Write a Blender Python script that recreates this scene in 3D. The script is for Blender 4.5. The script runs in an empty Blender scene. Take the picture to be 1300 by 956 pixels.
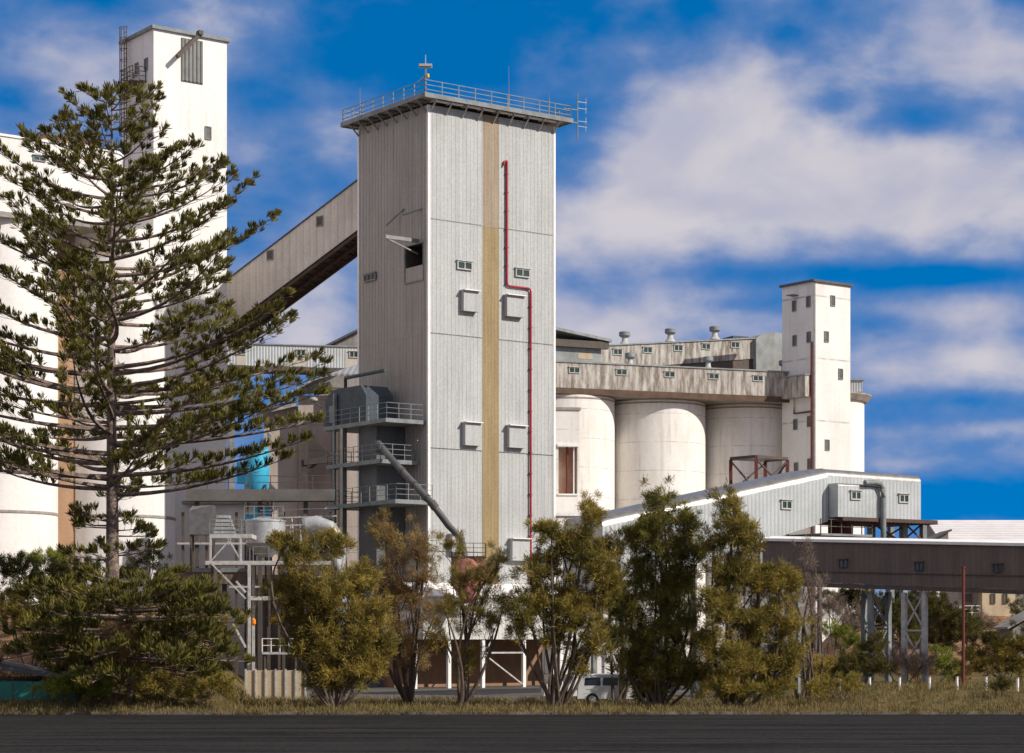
import bpy, math, random
import numpy as np
from mathutils import Vector, Matrix
random.seed(7); rng = np.random.default_rng(7)
R = math.radians; PI = math.pi
S = bpy.context.scene; COL = S.collection
F = 2732.0; CX = 650.0; HY = 810.0; EYE = 3.7       # measured from the photo: focal in px, horizon row, eye height

# ------------------------------------------------------------------ camera
cd = bpy.data.cameras.new('camera'); cam = bpy.data.objects.new('camera', cd); COL.objects.link(cam)
cam.location = (0, 0, EYE); cam.rotation_euler = (R(90), 0, 0)
cd.sensor_width = 36; cd.lens = 36*F/1300; cd.shift_y = (HY-478)/1300
cd.clip_end = 20000; S.camera = cam
# ------------------------------------------------------------------ sun + sky
SX, SY, EL = .902, -.431, R(34)
sunv = Vector((SX*math.cos(EL), SY*math.cos(EL), math.sin(EL))).normalized()
sd = bpy.data.lights.new('sun', 'SUN'); sd.energy = 5.0; sd.angle = R(.5); sd.color = (1, .94, .85)
so = bpy.data.objects.new('sun', sd); COL.objects.link(so)
so.rotation_euler = sunv.to_track_quat('Z', 'Y').to_euler(); so.location = (60, -20, 80)
S.view_settings.view_transform = 'Standard'; S.view_settings.look = 'None'
S.view_settings.exposure = 0; S.view_settings.gamma = 1
W = bpy.data.worlds.new('World'); S.world = W; W.use_nodes = True
wn, wl = W.node_tree.nodes, W.node_tree.links
bg = wn['Background']; bg.inputs[1].default_value = .1
def N(tree, t, **k):
    n = tree.nodes.new(t)
    for a, b in k.items(): setattr(n, a, b)
    return n
def wm(op, a, b=None, c=None):
    n = N(W.node_tree, 'ShaderNodeMath', operation=op)
    for i, v in enumerate((a, b, c)):
        if v is None: continue
        if isinstance(v, (int, float)): n.inputs[i].default_value = v
        else: wl.new(v, n.inputs[i])
    return n.outputs[0]
tc = N(W.node_tree, 'ShaderNodeTexCoord'); sep = N(W.node_tree, 'ShaderNodeSeparateXYZ'); wl.new(tc.outputs['Generated'], sep.inputs[0])
az = wm('ARCTAN2', sep.outputs[0], sep.outputs[1]); elv = wm('ARCSINE', sep.outputs[2])
U = wm('MULTIPLY_ADD', az, 2.732, .65); V = wm('MULTIPLY_ADD', elv, -2.732*1.02, .81)   # degrees of azimuth / elevation, rescaled
sky = N(W.node_tree, 'ShaderNodeTexSky', sky_type='NISHITA'); sky.sun_disc = False
sky.sun_elevation = EL; sky.sun_rotation = math.atan2(SX, SY); sky.air_density = 1.0; sky.dust_density = .3; sky.ozone_density = 3
va = N(W.node_tree, 'ShaderNodeVectorMath', operation='ADD'); va.inputs[1].default_value = (0, 0, .45); wl.new(tc.outputs['Generated'], va.inputs[0])
vn = N(W.node_tree, 'ShaderNodeVectorMath', operation='NORMALIZE'); wl.new(va.outputs[0], vn.inputs[0]); wl.new(vn.outputs[0], sky.inputs[0])
tint = N(W.node_tree, 'ShaderNodeMixRGB', blend_type='MULTIPLY'); tint.inputs[0].default_value = 1
wl.new(sky.outputs[0], tint.inputs[1]); tint.inputs[2].default_value = (.0, 1.08, 1.75, 1)
cmb = N(W.node_tree, 'ShaderNodeCombineXYZ'); wl.new(U, cmb.inputs[0]); wl.new(wm('MULTIPLY', V, 1.55), cmb.inputs[1]); cmb.inputs[2].default_value = 3.3
def wnoise(scale, det, rough, dist=0, off=0):
    a = N(W.node_tree, 'ShaderNodeVectorMath', operation='ADD'); a.inputs[1].default_value = (off, off*1.7, off*.3); wl.new(cmb.outputs[0], a.inputs[0])
    n = N(W.node_tree, 'ShaderNodeTexNoise'); n.inputs['Scale'].default_value = scale; n.inputs['Detail'].default_value = det
    n.inputs['Roughness'].default_value = rough; n.inputs['Distortion'].default_value = dist; wl.new(a.outputs[0], n.inputs['Vector']); return n.outputs[0]
# broad cloud / clear regions: (u, v, ru, rv, amount)
blobs = [(.98,.225,.22,.075,.30),(.80,.30,.14,.07,.22),(1.18,.27,.13,.06,.24),(.88,.12,.16,.06,.16),(1.12,.06,.18,.04,.08),(1.25,.10,.06,.04,.10),(.20,.09,.20,.06,.03),(.37,.16,.12,.06,.10),(.05,.10,.10,.05,.05),
         (.80,.405,.16,.03,.22),(1.22,.40,.12,.02,.20),(1.20,.47,.14,.03,.24),(1.24,.545,.12,.012,.14),(1.12,.59,.10,.012,.10),(.37,.40,.08,.06,.24),(.43,.33,.05,.04,.06),
         (.57,.06,.14,.075,-.36),(.14,.012,.06,.03,-.22),(.40,.235,.08,.04,-.20),(1.23,.635,.16,.03,-.26),(1.15,.165,.07,.018,-.22),(1.05,.135,.04,.016,-.16),(1.29,.01,.05,.04,-.25),(.89,.015,.04,.02,-.16),(.995,.055,.03,.02,-.16),
         (.725,.185,.05,.05,-.24),(1.0,.345,.14,.014,-.16),(1.20,.355,.10,.014,-.26),(1.10,.41,.05,.012,-.20),(.95,.385,.06,.01,-.12),(.03,.148,.06,.02,-.15),(.31,.12,.05,.02,-.12),(.70,.02,.08,.05,-.14),(1.2,.51,.1,.008,-.10)]
dens = wm('ADD', wm('MULTIPLY', wnoise(4.6, 6, .5, .35), .78), wm('MULTIPLY', wnoise(13, 5, .5, .2, 5), .32))
for (u, v, ru, rv, am) in blobs:
    du = wm('DIVIDE', wm('SUBTRACT', U, u), ru); dv = wm('DIVIDE', wm('SUBTRACT', V, v), rv)
    r2 = wm('ADD', wm('MULTIPLY', du, du), wm('MULTIPLY', dv, dv))
    dens = wm('MULTIPLY_ADD', wm('POWER', 2.718, wm('MULTIPLY', r2, -.8)), am, dens)
# extra unseen cloud outside these measured regions, added to neutralise the ambient light
dens = wm('MULTIPLY_ADD', wm('MINIMUM', 1, wm('MULTIPLY', wm('MAXIMUM', wm('SUBTRACT', wm('ABSOLUTE', az), .33), 0), 3)), .2, dens)
dens = wm('MULTIPLY_ADD', wm('MINIMUM', 1, wm('MULTIPLY', wm('MAXIMUM', wm('SUBTRACT', elv, .34), 0), 3)), .2, dens)
def wrange(v, a, b, lo, hi):
    n = N(W.node_tree, 'ShaderNodeMapRange', interpolation_type='SMOOTHSTEP'); wl.new(v, n.inputs[0])
    for i_, q in enumerate((a, b, lo, hi)): n.inputs[i_+1].default_value = q
    return n.outputs[0]
def wmix(f, a, b):
    n = N(W.node_tree, 'ShaderNodeMixRGB'); wl.new(f, n.inputs[0])
    for i_, v in ((1, a), (2, b)):
        if isinstance(v, tuple): n.inputs[i_].default_value = (*v, 1)
        else: wl.new(v, n.inputs[i_])
    return n.outputs[0]
veil = wrange(dens, .34, .66, 0, .60); thick = wrange(dens, .53, .84, 0, .93)
tone = wrange(wnoise(5.5, 6, .5, .3, 9), .35, .65, 0, 1)
col1 = wmix(veil, tint.outputs[0], (2.4, 3.1, 5.3))
sky_out = wmix(thick, col1, wmix(tone, (4.9, 4.9, 6.0), (6.7, 6.3, 6.6)))
wl.new(sky_out, bg.inputs[0])


# ------------------------------------------------------------------ materials
def mat(name, c1, c2=None, rough=.7, metal=0, ns=(1, 1, 1), contrast=(.4, .65), ribs=None, streak=None, bump=0, bscale=8, fine=.12, grid=None, spec=.3, translucent=0):
    """c1/c2 mixed by a noise in object space; ribs=(axis,pitch,height); streak=(colour,amount) vertical run-off stains"""
    m = bpy.data.materials.new(name); m.use_nodes = True; t = m.node_tree; L = t.links
    b = t.nodes['Principled BSDF']; b.inputs['Roughness'].default_value = rough; b.inputs['Metallic'].default_value = metal
    b.inputs['Specular IOR Level'].default_value = spec
    co = N(t, 'ShaderNodeTexCoord').outputs['Object']
    def noise(scale3, detail=5, ro=.6, dist=0):
        mp = N(t, 'ShaderNodeMapping'); mp.inputs['Scale'].default_value = scale3; L.new(co, mp.inputs[0])
        n = N(t, 'ShaderNodeTexNoise'); n.inputs['Scale'].default_value = 1; n.inputs['Detail'].default_value = detail; n.inputs['Roughness'].default_value = ro
        n.inputs['Distortion'].default_value = dist; L.new(mp.outputs[0], n.inputs['Vector']); return n.outputs[0]
    def rng_(v, a, b_, lo=0, hi=1):
        n = N(t, 'ShaderNodeMapRange'); L.new(v, n.inputs[0]); n.inputs[1].default_value = a; n.inputs[2].default_value = b_; n.inputs[3].default_value = lo; n.inputs[4].default_value = hi; return n.outputs[0]
    def mixc(f, a, b_, blend='MIX'):
        n = N(t, 'ShaderNodeMixRGB', blend_type=blend)
        for i, v in ((0, f), (1, a), (2, b_)):
            if isinstance(v, tuple): n.inputs[i].default_value = (*v, 1)
            elif isinstance(v, (int, float)): n.inputs[i].default_value = v
            else: L.new(v, n.inputs[i])
        return n.outputs[0]
    c2 = c2 or tuple(x*.82 for x in c1)
    col = mixc(rng_(noise(ns), *contrast), c1, c2)
    if streak:
        col = mixc(rng_(noise((1.7, 1.7, .12), 6, .65), .52, .75, 0, streak[1]), col, streak[0])
        col = mixc(rng_(noise((.35, .35, .2), 4, .6), .5, .72, 0, streak[1]*.6), col, streak[0])
    if fine: col = mixc(1.0, col, mixc(rng_(noise((bscale,)*3, 3, .6), .3, .7), (1-fine,)*3, (1+fine,)*3), 'MULTIPLY')
    h = None
    sp = N(t, 'ShaderNodeSeparateXYZ'); L.new(co, sp.inputs[0])
    def M(op, a, b_=None, c=None):
        n = N(t, 'ShaderNodeMath', operation=op)
        for i, v in enumerate((a, b_, c)):
            if v is None: continue
            if isinstance(v, (int, float)): n.inputs[i].default_value = v
            else: L.new(v, n.inputs[i])
        return n.outputs[0]
    if ribs:
        sn = M('SINE', M('MULTIPLY', sp.outputs[ribs[0]], 2*PI/ribs[1]))
        gro = M('LESS_THAN', sn, -.8)
        col = mixc(M('MULTIPLY', gro, ribs[3] if len(ribs) > 3 else .25), col, (.10, .085, .07))   # dirt held in the laps
        h = M('MULTIPLY', sn, ribs[2])
    if grid:   # board-marked pour joints every grid metres
        g = M('LESS_THAN', M('FRACT', M('DIVIDE', sp.outputs[2], grid)), .028)
        col = mixc(M('MULTIPLY', M('MULTIPLY', g, rng_(noise((.8, .8, .8)), .35, .6)), .75), col, tuple(x*.45 for x in c1))
    if bump:
        nb = M('MULTIPLY', noise((bscale,)*3, 6, .65), bump); h = nb if h is None else M('ADD', h, nb)
    L.new(col, b.inputs['Base Color'])
    if h is not None:
        bp = N(t, 'ShaderNodeBump'); bp.inputs['Distance'].default_value = 1; bp.inputs['Strength'].default_value = .8
        L.new(h, bp.inputs['Height']); L.new(bp.outputs[0], b.inputs['Normal'])
    if translucent:
        tr = N(t, 'ShaderNodeBsdfTranslucent'); L.new(col, tr.inputs[0]); ms = N(t, 'ShaderNodeMixShader'); ms.inputs[0].default_value = translucent
        L.new(b.outputs[0], ms.inputs[1]); L.new(tr.outputs[0], ms.inputs[2]); L.new(ms.outputs[0], t.nodes['Material Output'].inputs[0])
    return m
M_ = {}
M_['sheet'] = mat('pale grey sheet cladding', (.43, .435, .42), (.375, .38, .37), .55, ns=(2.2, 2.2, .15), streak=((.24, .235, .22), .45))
M_['sheet_shaded'] = mat('sheet cladding darkened as shade', (.345, .32, .285), (.285, .262, .232), .6, ns=(2.2, 2.2, .12), streak=((.2, .17, .14), .35))  # darker, warmer copy of the front cladding, with the side's shade in its colour
M_['gallery_beige'] = mat('beige gallery cladding', (.68, .61, .52), (.60, .53, .45), .6, ns=(.6, .6, .4), ribs=(0, .6, .012, .15), streak=((.2, .17, .14), .3))
M_['white'] = mat('white painted concrete', (.77, .745, .71), (.70, .67, .63), .8, ns=(.15, .15, .06), streak=((.50, .44, .37), .36), bump=.004, bscale=3, fine=.05)
M_['white_weathered'] = mat('white painted concrete weathered', (.79, .76, .71), (.68, .64, .58), .85, ns=(.10, .10, .04), streak=((.40, .32, .24), .42), bump=.004, bscale=3, grid=3.2, fine=.05)
M_['brownwash'] = mat('tan washed concrete', (.36, .22, .13), (.29, .18, .11), .85, ns=(.8, .8, .2), streak=((.25, .15, .09), .3))
M_['concrete'] = mat('weathered grey concrete', (.34, .31, .28), (.24, .22, .20), .9, ns=(.7, .7, .4), streak=((.16, .13, .11), .5), bump=.02, bscale=4, grid=2.4)
M_['asbestos'] = mat('blotched fibre cement sheet', (.50, .465, .42), (.20, .165, .135), .9, ns=(2.6, 2.6, .5), contrast=(.40, .64), ribs=(0, .9, .015, .25), streak=((.12, .09, .07), .5))
M_['asb_grey'] = mat('grey fibre cement sheet', (.30, .32, .32), (.22, .23, .22), .9, ns=(.8, .8, .8), streak=((.16, .13, .10), .4))
M_['galv'] = mat('galvanised ribbed sheet', (.50, .52, .52), (.42, .44, .43), .45, metal=.25, ns=(.5, .5, .5), ribs=(0, .32, .018, .35), streak=((.3, .28, .25), .25), spec=.5)
M_['galv_plain'] = mat('galvanised steel', (.27, .26, .245), (.20, .19, .18), .36, metal=.7, ns=(2, 2, 2))
M_['silver'] = mat('silver painted steel', (.44, .45, .45), (.30, .30, .29), .4, metal=.2, ns=(1.5, 1.5, 1.5))
M_['dark_clad'] = mat('dull brown grey cladding', (.155, .118, .10), (.115, .09, .078), .75, ns=(.9, .9, .2), ribs=(0, .36, .012, .35), streak=((.24, .22, .21), .35))
M_['dark_steel'] = mat('dark weathered steel', (.07, .068, .065), (.12, .08, .055), .7, ns=(2, 2, 2))
M_['grey_steel'] = mat('grey painted steel', (.22, .235, .235), (.15, .16, .16), .6, ns=(1.5, 1.5, 1.5))
M_['slate_steel'] = mat('slate blue painted steel', (.055, .075, .092), (.04, .053, .066), .6, ns=(1.5, 1.5, 1.5), ribs=(0, .5, .01, .2))
M_['pale_steel'] = mat('pale painted steel', (.48, .47, .45), (.34, .33, .31), .6, ns=(3, 3, 3))
M_['white_trim'] = mat('white trim', (.82, .80, .77), (.72, .70, .66), .6, ns=(1, 1, .5))
M_['ochre'] = mat('ochre painted sheet', (.30, .225, .11), (.245, .18, .085), .65, ns=(2, 2, .2), streak=((.2, .14, .07), .35))
M_['tan_sheet'] = mat('tan painted sheet', (.32, .25, .175), (.27, .205, .145), .65, ns=(2, 2, .2), streak=((.2, .15, .11), .35))
M_['red'] = mat('red painted pipe', (.36, .02, .035), (.26, .02, .03), .5)
M_['redbrown'] = mat('oxide red steel', (.16, .035, .025), (.09, .03, .025), .7)
M_['pink'] = mat('faded pink painted steel', (.60, .25, .20), (.50, .20, .16), .7, ns=(1, 1, .6), streak=((.4, .15, .12), .35))
M_['cyan'] = mat('bright cyan painted steel', (.05, .42, .62), (.04, .33, .52), .5, ns=(1, 1, 1))
M_['teal'] = mat('teal painted board', (.02, .16, .13), (.02, .12, .10), .6)
M_['orange'] = mat('orange plastic', (.80, .25, .02), (.7, .2, .02), .4)
M_['yellow'] = mat('yellow plastic', (.8, .5, .02), (.7, .4, .02), .4)
M_['glass'] = mat('dark green glass', (.03, .06, .045), (.015, .03, .025), .3, spec=.4, fine=0)
M_['cream'] = mat('cream rendered wall', (.50, .41, .28), (.42, .33, .22), .9, ns=(.6, .6, .4), streak=((.3, .22, .14), .4), bump=.01)
M_['roof_white'] = mat('white roof sheet', (.66, .63, .61), (.58, .54, .52), .6, ns=(.3, .3, .3), ribs=(1, 1.1, .02, .35))
M_['roof_dark'] = mat('dark roof sheet', (.10, .10, .105), (.07, .07, .075), .7, ns=(1, 1, 1))
M_['roof_grey'] = mat('grey curved roof sheet', (.36, .37, .37), (.28, .29, .29), .6, ns=(1, 1, 1), ribs=(0, .5, .02, .3))
M_['dim_glass'] = mat('dusty grey glass', (.13, .12, .11), (.08, .075, .07), .4, fine=0)
M_['tyre'] = mat('black rubber', (.02, .02, .02), None, .85)
M_['paint'] = mat('white car paint', (.75, .75, .74), (.70, .70, .69), .25, spec=.6, fine=0)
M_['car_glass'] = mat('tinted glass', (.03, .05, .07), (.02, .03, .05), .08, spec=.9, fine=0)
M_['bark'] = mat('grey brown bark', (.13, .095, .07), (.07, .05, .035), .95, ns=(4, 4, 1.5), bump=.05, bscale=9)
M_['pine_bark'] = mat('pine bark', (.26, .19, .15), (.12, .085, .07), .95, ns=(3, 3, 5), contrast=(.42, .58), bump=.08, bscale=8)
def leaf(name, a, b_, sc=.7, tr=.25):
    return mat(name, a, b_, .75, ns=(sc, sc, sc), contrast=(.38, .62), fine=.3, bscale=5, spec=.2, translucent=tr)
M_['pine'] = leaf('norfolk pine foliage', (.19, .16, .032), (.075, .075, .020), .8, .2)
M_['pine_low'] = leaf('young pine foliage', (.17, .145, .028), (.075, .072, .018), .8, .15)
M_['olive'] = leaf('olive yellow foliage', (.36, .265, .06), (.16, .13, .032))
M_['green'] = leaf('olive green foliage', (.35, .265, .055), (.15, .125, .028))
M_['mossy'] = leaf('mossy green foliage', (.26, .22, .045), (.11, .105, .025))
M_['deepgreen'] = leaf('deep green foliage', (.15, .13, .025), (.07, .07, .016))
M_['brown'] = leaf('brown dry foliage', (.38, .25, .11), (.22, .145, .065))
M_['scrub'] = leaf('dull scrub foliage', (.13, .115, .03), (.07, .065, .02))
M_['lime'] = leaf('fresh green foliage', (.25, .27, .04), (.14, .16, .025))
M_['hedge'] = leaf('dark hedge foliage', (.06, .06, .016), (.035, .036, .012))
M_['twig'] = leaf('grey dead twigs', (.26, .19, .15), (.16, .115, .09), .7, 0)

# ------------------------------------------------------------------ helpers
class MB:
    def __init__(s): s.v = []; s.f = []
    def add(s, vs, fs):
        o = len(s.v); s.v += [tuple(p) for p in vs]; s.f += [tuple(i+o for i in f) for f in fs]; return s
    def box(s, x0, x1, y0, y1, z0, z1):
        if x0 > x1: x0, x1 = x1, x0
        if y0 > y1: y0, y1 = y1, y0
        if z0 > z1: z0, z1 = z1, z0
        return s.add([(x0,y0,z0),(x1,y0,z0),(x1,y1,z0),(x0,y1,z0),(x0,y0,z1),(x1,y0,z1),(x1,y1,z1),(x0,y1,z1)],
                     [(0,3,2,1),(4,5,6,7),(0,1,5,4),(1,2,6,5),(2,3,7,6),(3,0,4,7)])
    def tube(s, pts, r, n=8, r1=None, cap=True):
        pts = [Vector(p) for p in pts]; r1 = r if r1 is None else r1; o = len(s.v); k = len(pts)
        for i, p in enumerate(pts):
            d = (pts[min(i+1, k-1)]-pts[max(i-1, 0)]).normalized()
            a = d.cross(Vector((0, 0, 1)));
            if a.length < .05: a = d.cross(Vector((0, 1, 0)))
            a.normalize(); b = d.cross(a); rr = r+(r1-r)*i/max(1, k-1)
            for j in range(n):
                t = 2*PI*j/n; s.v.append(tuple(p+a*math.cos(t)*rr+b*math.sin(t)*rr))
        for i in range(k-1):
            for j in range(n):
                s.f.append((o+i*n+j, o+i*n+(j+1) % n, o+(i+1)*n+(j+1) % n, o+(i+1)*n+j))
        if cap: s.f.append(tuple(o+j for j in range(n))[::-1]); s.f.append(tuple(o+(k-1)*n+j for j in range(n)))
        return s
    def bar(s, a, b, w=.1, h=None): # square bar between two points
        h = h or w; a = Vector(a); b = Vector(b); d = (b-a).normalized(); u = d.cross(Vector((0, 0, 1)))
        if u.length < .05: u = Vector((1, 0, 0))
        u.normalize(); v = u.cross(d).normalized(); u = u*w/2; v = v*h/2
        return s.add([a-u-v, a+u-v, a+u+v, a-u+v, b-u-v, b+u-v, b+u+v, b-u+v], [(0,1,2,3),(7,6,5,4),(0,4,5,1),(1,5,6,2),(2,6,7,3),(3,7,4,0)])
    def lathe(s, prof, c=(0, 0), n=48, cap=True):
        o = len(s.v); k = len(prof)
        for (r, z) in prof:
            for j in range(n): t = 2*PI*j/n; s.v.append((c[0]+r*math.cos(t), c[1]+r*math.sin(t), z))
        for i in range(k-1):
            for j in range(n): s.f.append((o+i*n+j, o+i*n+(j+1) % n, o+(i+1)*n+(j+1) % n, o+(i+1)*n+j))
        if cap: s.f.append(tuple(o+j for j in range(n))[::-1]); s.f.append(tuple(o+(k-1)*n+j for j in range(n)))
        return s
    def loft(s, rings, cap=True): # rings: equal length closed loops
        o = len(s.v); n = len(rings[0])
        for r in rings: s.v += [tuple(p) for p in r]
        for i in range(len(rings)-1):
            for j in range(n): s.f.append((o+i*n+j, o+i*n+(j+1) % n, o+(i+1)*n+(j+1) % n, o+(i+1)*n+j))
        if cap: s.f.append(tuple(o+j for j in range(n))[::-1]); s.f.append(tuple(o+(len(rings)-1)*n+j for j in range(n)))
        return s
    def prism(s, poly, z0, z1):
        return s.loft([[(x, y, z0) for x, y in poly], [(x, y, z1) for x, y in poly]])
    def build(s, name, m, parent=None, smooth=False):
        me = bpy.data.meshes.new(name); me.from_pydata(s.v, [], s.f); me.update()
        me.materials.append(M_[m] if isinstance(m, str) else m)
        o = bpy.data.objects.new(name, me); COL.objects.link(o)
        if parent: o.parent = parent
        if smooth:
            me.polygons.foreach_set('use_smooth', [True]*len(me.polygons))
            try: me.set_sharp_from_angle(angle=R(38))
            except Exception: pass
        return o
def tag(o, label=None, cat=None, group=None, kind=None):
    if label: o['label'] = label
    if cat: o['category'] = cat
    if group: o['group'] = group
    if kind: o['kind'] = kind
    return o
def thing(name, label, cat, loc=(0, 0, 0), rz=0, group=None):
    o = bpy.data.objects.new(name, None); COL.objects.link(o); o.location = loc; o.rotation_euler = (0, 0, rz); o.empty_display_size = .5
    return tag(o, label, cat, group)
def copy_tree(o, parent=None):
    c = o.copy(); COL.objects.link(c); c.parent = parent
    for ch in list(CH.get(o.name, [])): copy_tree(ch, c)
    return c
CH = {}
def kids(o):
    CH[o.name] = [c for c in bpy.data.objects if c.parent == o]
    for c in CH[o.name]: kids(c)
def W3(px, py, Y): return Vector(((px-CX)/F*Y, Y, EYE+(HY-py)/F*Y))   # measuring: photo position at a known distance -> metres
class Frame:
    """a building's own axes: local x runs along angle a, local y to its left"""
    def __init__(s, px, Y, ang): s.o = Vector(((px-CX)/F*Y, Y)); s.a = ang; s.x = Vector((math.cos(ang), math.sin(ang))); s.y = Vector((-math.sin(ang), math.cos(ang)))
    def _hit(s, px, py, n, c):
        d = Vector(((px-CX)/F, 1)); t = (s.o.dot(n)+c)/d.dot(n); p = d*t
        return p, EYE+(HY-py)/F*t
    def front(s, px, py, ly=0): p, z = s._hit(px, py, s.y, ly); return (p-s.o).dot(s.x), z
    def side(s, px, py, lx=0): p, z = s._hit(px, py, s.x, lx); return (p-s.o).dot(s.y), z
    def loc(s, p): d = Vector((p[0], p[1]))-s.o; return Vector((d.dot(s.x), d.dot(s.y), p[2] if len(p) > 2 else 0))
    def root(s, name, label, cat, group=None): return thing(name, label, cat, (s.o.x, s.o.y, 0), s.a, group)
def corr(mb, x0, x1, z0, z1, y=0, pitch=.32, dep=.035, axis='x', out=-1):
    """ribbed sheet standing on a wall plane, real folds; out = sign of the outward direction"""
    n = max(1, int(round((x1-x0)/pitch))); p = (x1-x0)/n; prof = []
    for i in range(n):
        a = x0+i*p; prof += [(a, 0), (a+p*.62, 0), (a+p*.70, dep), (a+p*.92, dep)]
    prof.append((x1, 0)); o = len(mb.v)
    for (a, d) in prof:
        b = y+out*d
        for z in (z0, z1): mb.v.append((a, b, z) if axis == 'x' else (b, a, z))
    for i in range(len(prof)-1):
        q = (o+2*i, o+2*i+2, o+2*i+3, o+2*i+1); mb.f.append(q if (out < 0) == (axis == 'x') else q[::-1])
    return mb
def window_f(parent, x0, x1, z0, z1, y, out=-1, n=2, axis='x', frame='grey_steel', t=.09, hood=True, pane='glass', label=None):
    """window: frame (> pane)"""
    def B(mb, a0, a1, b0, b1, c0, c1): return mb.box(a0, a1, b0, b1, c0, c1) if axis == 'x' else mb.box(b0, b1, a0, a1, c0, c1)
    f = MB(); yo = y+out*.10; yi = y+out*.0
    B(f, x0, x1, yi, yo, z0, z0+t); B(f, x0, x1, yi, yo, z1-t, z1); B(f, x0, x0+t, yi, yo, z0+t, z1-t); B(f, x1-t, x1, yi, yo, z0+t, z1-t)
    for i in range(1, n): c = x0+(x1-x0)*i/n; B(f, c-.04, c+.04, yi, yo, z0+t, z1-t)
    if hood: B(f, x0-.06, x1+.06, yi, yo+out*.08, z1+.002, z1+.06)
    w = f.build('window', frame, parent)
    if label: w['label'] = label
    p = MB(); B(p, x0+t, x1-t, yi+out*.005, yi+out*.045, z0+t, z1-t); p.build('pane', pane, w)
    return w
def railing(mb, pts, h=1.0, n=2, step=1.5, r=.03, posts=True):
    for a, b in zip(pts, pts[1:]):
        a = Vector(a); b = Vector(b); L = (b-a).length
        for k in range(1, n+1): z = Vector((0, 0, h*k/n)); mb.bar(a+z, b+z, r*1.6)
        m = max(1, int(round(L/step)))
        for i in range(m+1): p = a+(b-a)*i/m; mb.bar(p, p+Vector((0, 0, h)), r*2)
    return mb

# ------------------------------------------------------------------ ground
def sstep(a, b, x): t = min(1, max(0, (x-a)/(b-a))); return t*t*(3-2*t)
def gz(x, y):
    px = CX+F*x/max(y, 20)
    n = .5*math.sin(x*.31+1)*math.cos(y*.23)+.25*math.sin(x*.9+y*.7)
    left = sstep(330, 210, px)*(1.9*sstep(104.5, 111, y)+3.4*sstep(110, 126, y))
    right = sstep(985, 1090, px)*(.9*sstep(104.5, 114, y)+4.2*sstep(132, 185, y))
    bump = (left+right)*.16*n
    return left+right+bump
xs = np.concatenate([np.arange(-900, -70, 40), np.arange(-70, 80, 1.0), np.arange(80, 900, 40)])
ys = np.concatenate([np.arange(-60, 40, 20), np.arange(40, 220, 1.0), np.arange(220, 600, 20), np.arange(600, 9000, 400)])
gv = [(float(x), float(y), gz(x, y)) for y in ys for x in xs]; nx = len(xs)
gf = [(j*nx+i, j*nx+i+1, (j+1)*nx+i+1, (j+1)*nx+i) for j in range(len(ys)-1) for i in range(nx-1)]
gm = bpy.data.materials.new('ground soil and dry grass'); gm.use_nodes = True
def ground_mat(m):
    t = m.node_tree; L = t.links; b = t.nodes['Principled BSDF']; b.inputs['Roughness'].default_value = .95; b.inputs['Specular IOR Level'].default_value = .1
    geo = N(t, 'ShaderNodeNewGeometry').outputs['Position']
    def nz(s, d=6):
        n = N(t, 'ShaderNodeTexNoise'); n.inputs['Scale'].default_value = s; n.inputs['Detail'].default_value = d; n.inputs['Roughness'].default_value = .65; L.new(geo, n.inputs['Vector']); return n.outputs[0]
    def mr_(v, a, c): n = N(t, 'ShaderNodeMapRange'); L.new(v, n.inputs[0]); n.inputs[1].default_value = a; n.inputs[2].default_value = c; return n.outputs[0]
    def mix(f, a, c):
        n = N(t, 'ShaderNodeMixRGB'); L.new(f, n.inputs[0])
        for i, v in ((1, a), (2, c)):
            if isinstance(v, tuple): n.inputs[i].default_value = (*v, 1)
            else: L.new(v, n.inputs[i])
        return n.outputs[0]
    grass = mix(mr_(nz(1.3), .35, .65), (.19, .135, .055), (.10, .085, .035))
    soil = mix(mr_(nz(.9), .4, .62), (.40, .235, .13), (.24, .135, .075))
    sp = N(t, 'ShaderNodeSeparateXYZ'); L.new(geo, sp.inputs[0])
    c = mix(mr_(sp.outputs[2], 1.5, 2.1), grass, soil)
    c = mix(mr_(nz(3, 8), .5, .7), c, (.13, .095, .05))
    L.new(c, b.inputs['Base Color'])
    bp = N(t, 'ShaderNodeBump'); bp.inputs['Distance'].default_value = .25; L.new(nz(5, 8), bp.inputs['Height']); L.new(bp.outputs[0], b.inputs['Normal'])
ground_mat(gm)
g = MB(); g.v = gv; g.f = gf; o = g.build('ground', gm, smooth=True); tag(o, kind='structure')
M_['asphalt'] = mat('asphalt', (.026, .025, .024), (.010, .010, .010), 1.0, ns=(.05, .9, 1), contrast=(.42, .60), fine=.45, bscale=5, bump=.02, streak=((.045, .040, .033), .5), spec=.05)
M_['yard'] = mat('worn yard bitumen', (.10, .09, .08), (.07, .065, .06), .9, ns=(.25, .25, .25), fine=.3, bscale=3, bump=.01)
M_['kerb'] = mat('concrete kerb', (.20, .175, .145), (.08, .07, .055), .9, ns=(1, 1, 1))
M_['linepaint'] = mat('road line paint', (.7, .7, .68), (.55, .55, .52), .7, ns=(3, 3, 3))
o = MB().add([(-400, 30, .004), (400, 30, .004), (400, 104, .004), (-400, 104, .004)], [(0, 1, 2, 3)]).build('road', 'asphalt'); tag(o, kind='structure')
o = MB().box(-400, 400, 104, 104.3, -.1, .13).build('kerb', 'kerb'); tag(o, kind='structure')
o = MB().add([(-17, 113, .006), (17, 113, .006), (17, 215, .006), (-17, 215, .006)], [(0, 1, 2, 3)]).build('yard_pavement', 'yard'); tag(o, kind='structure')

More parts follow.
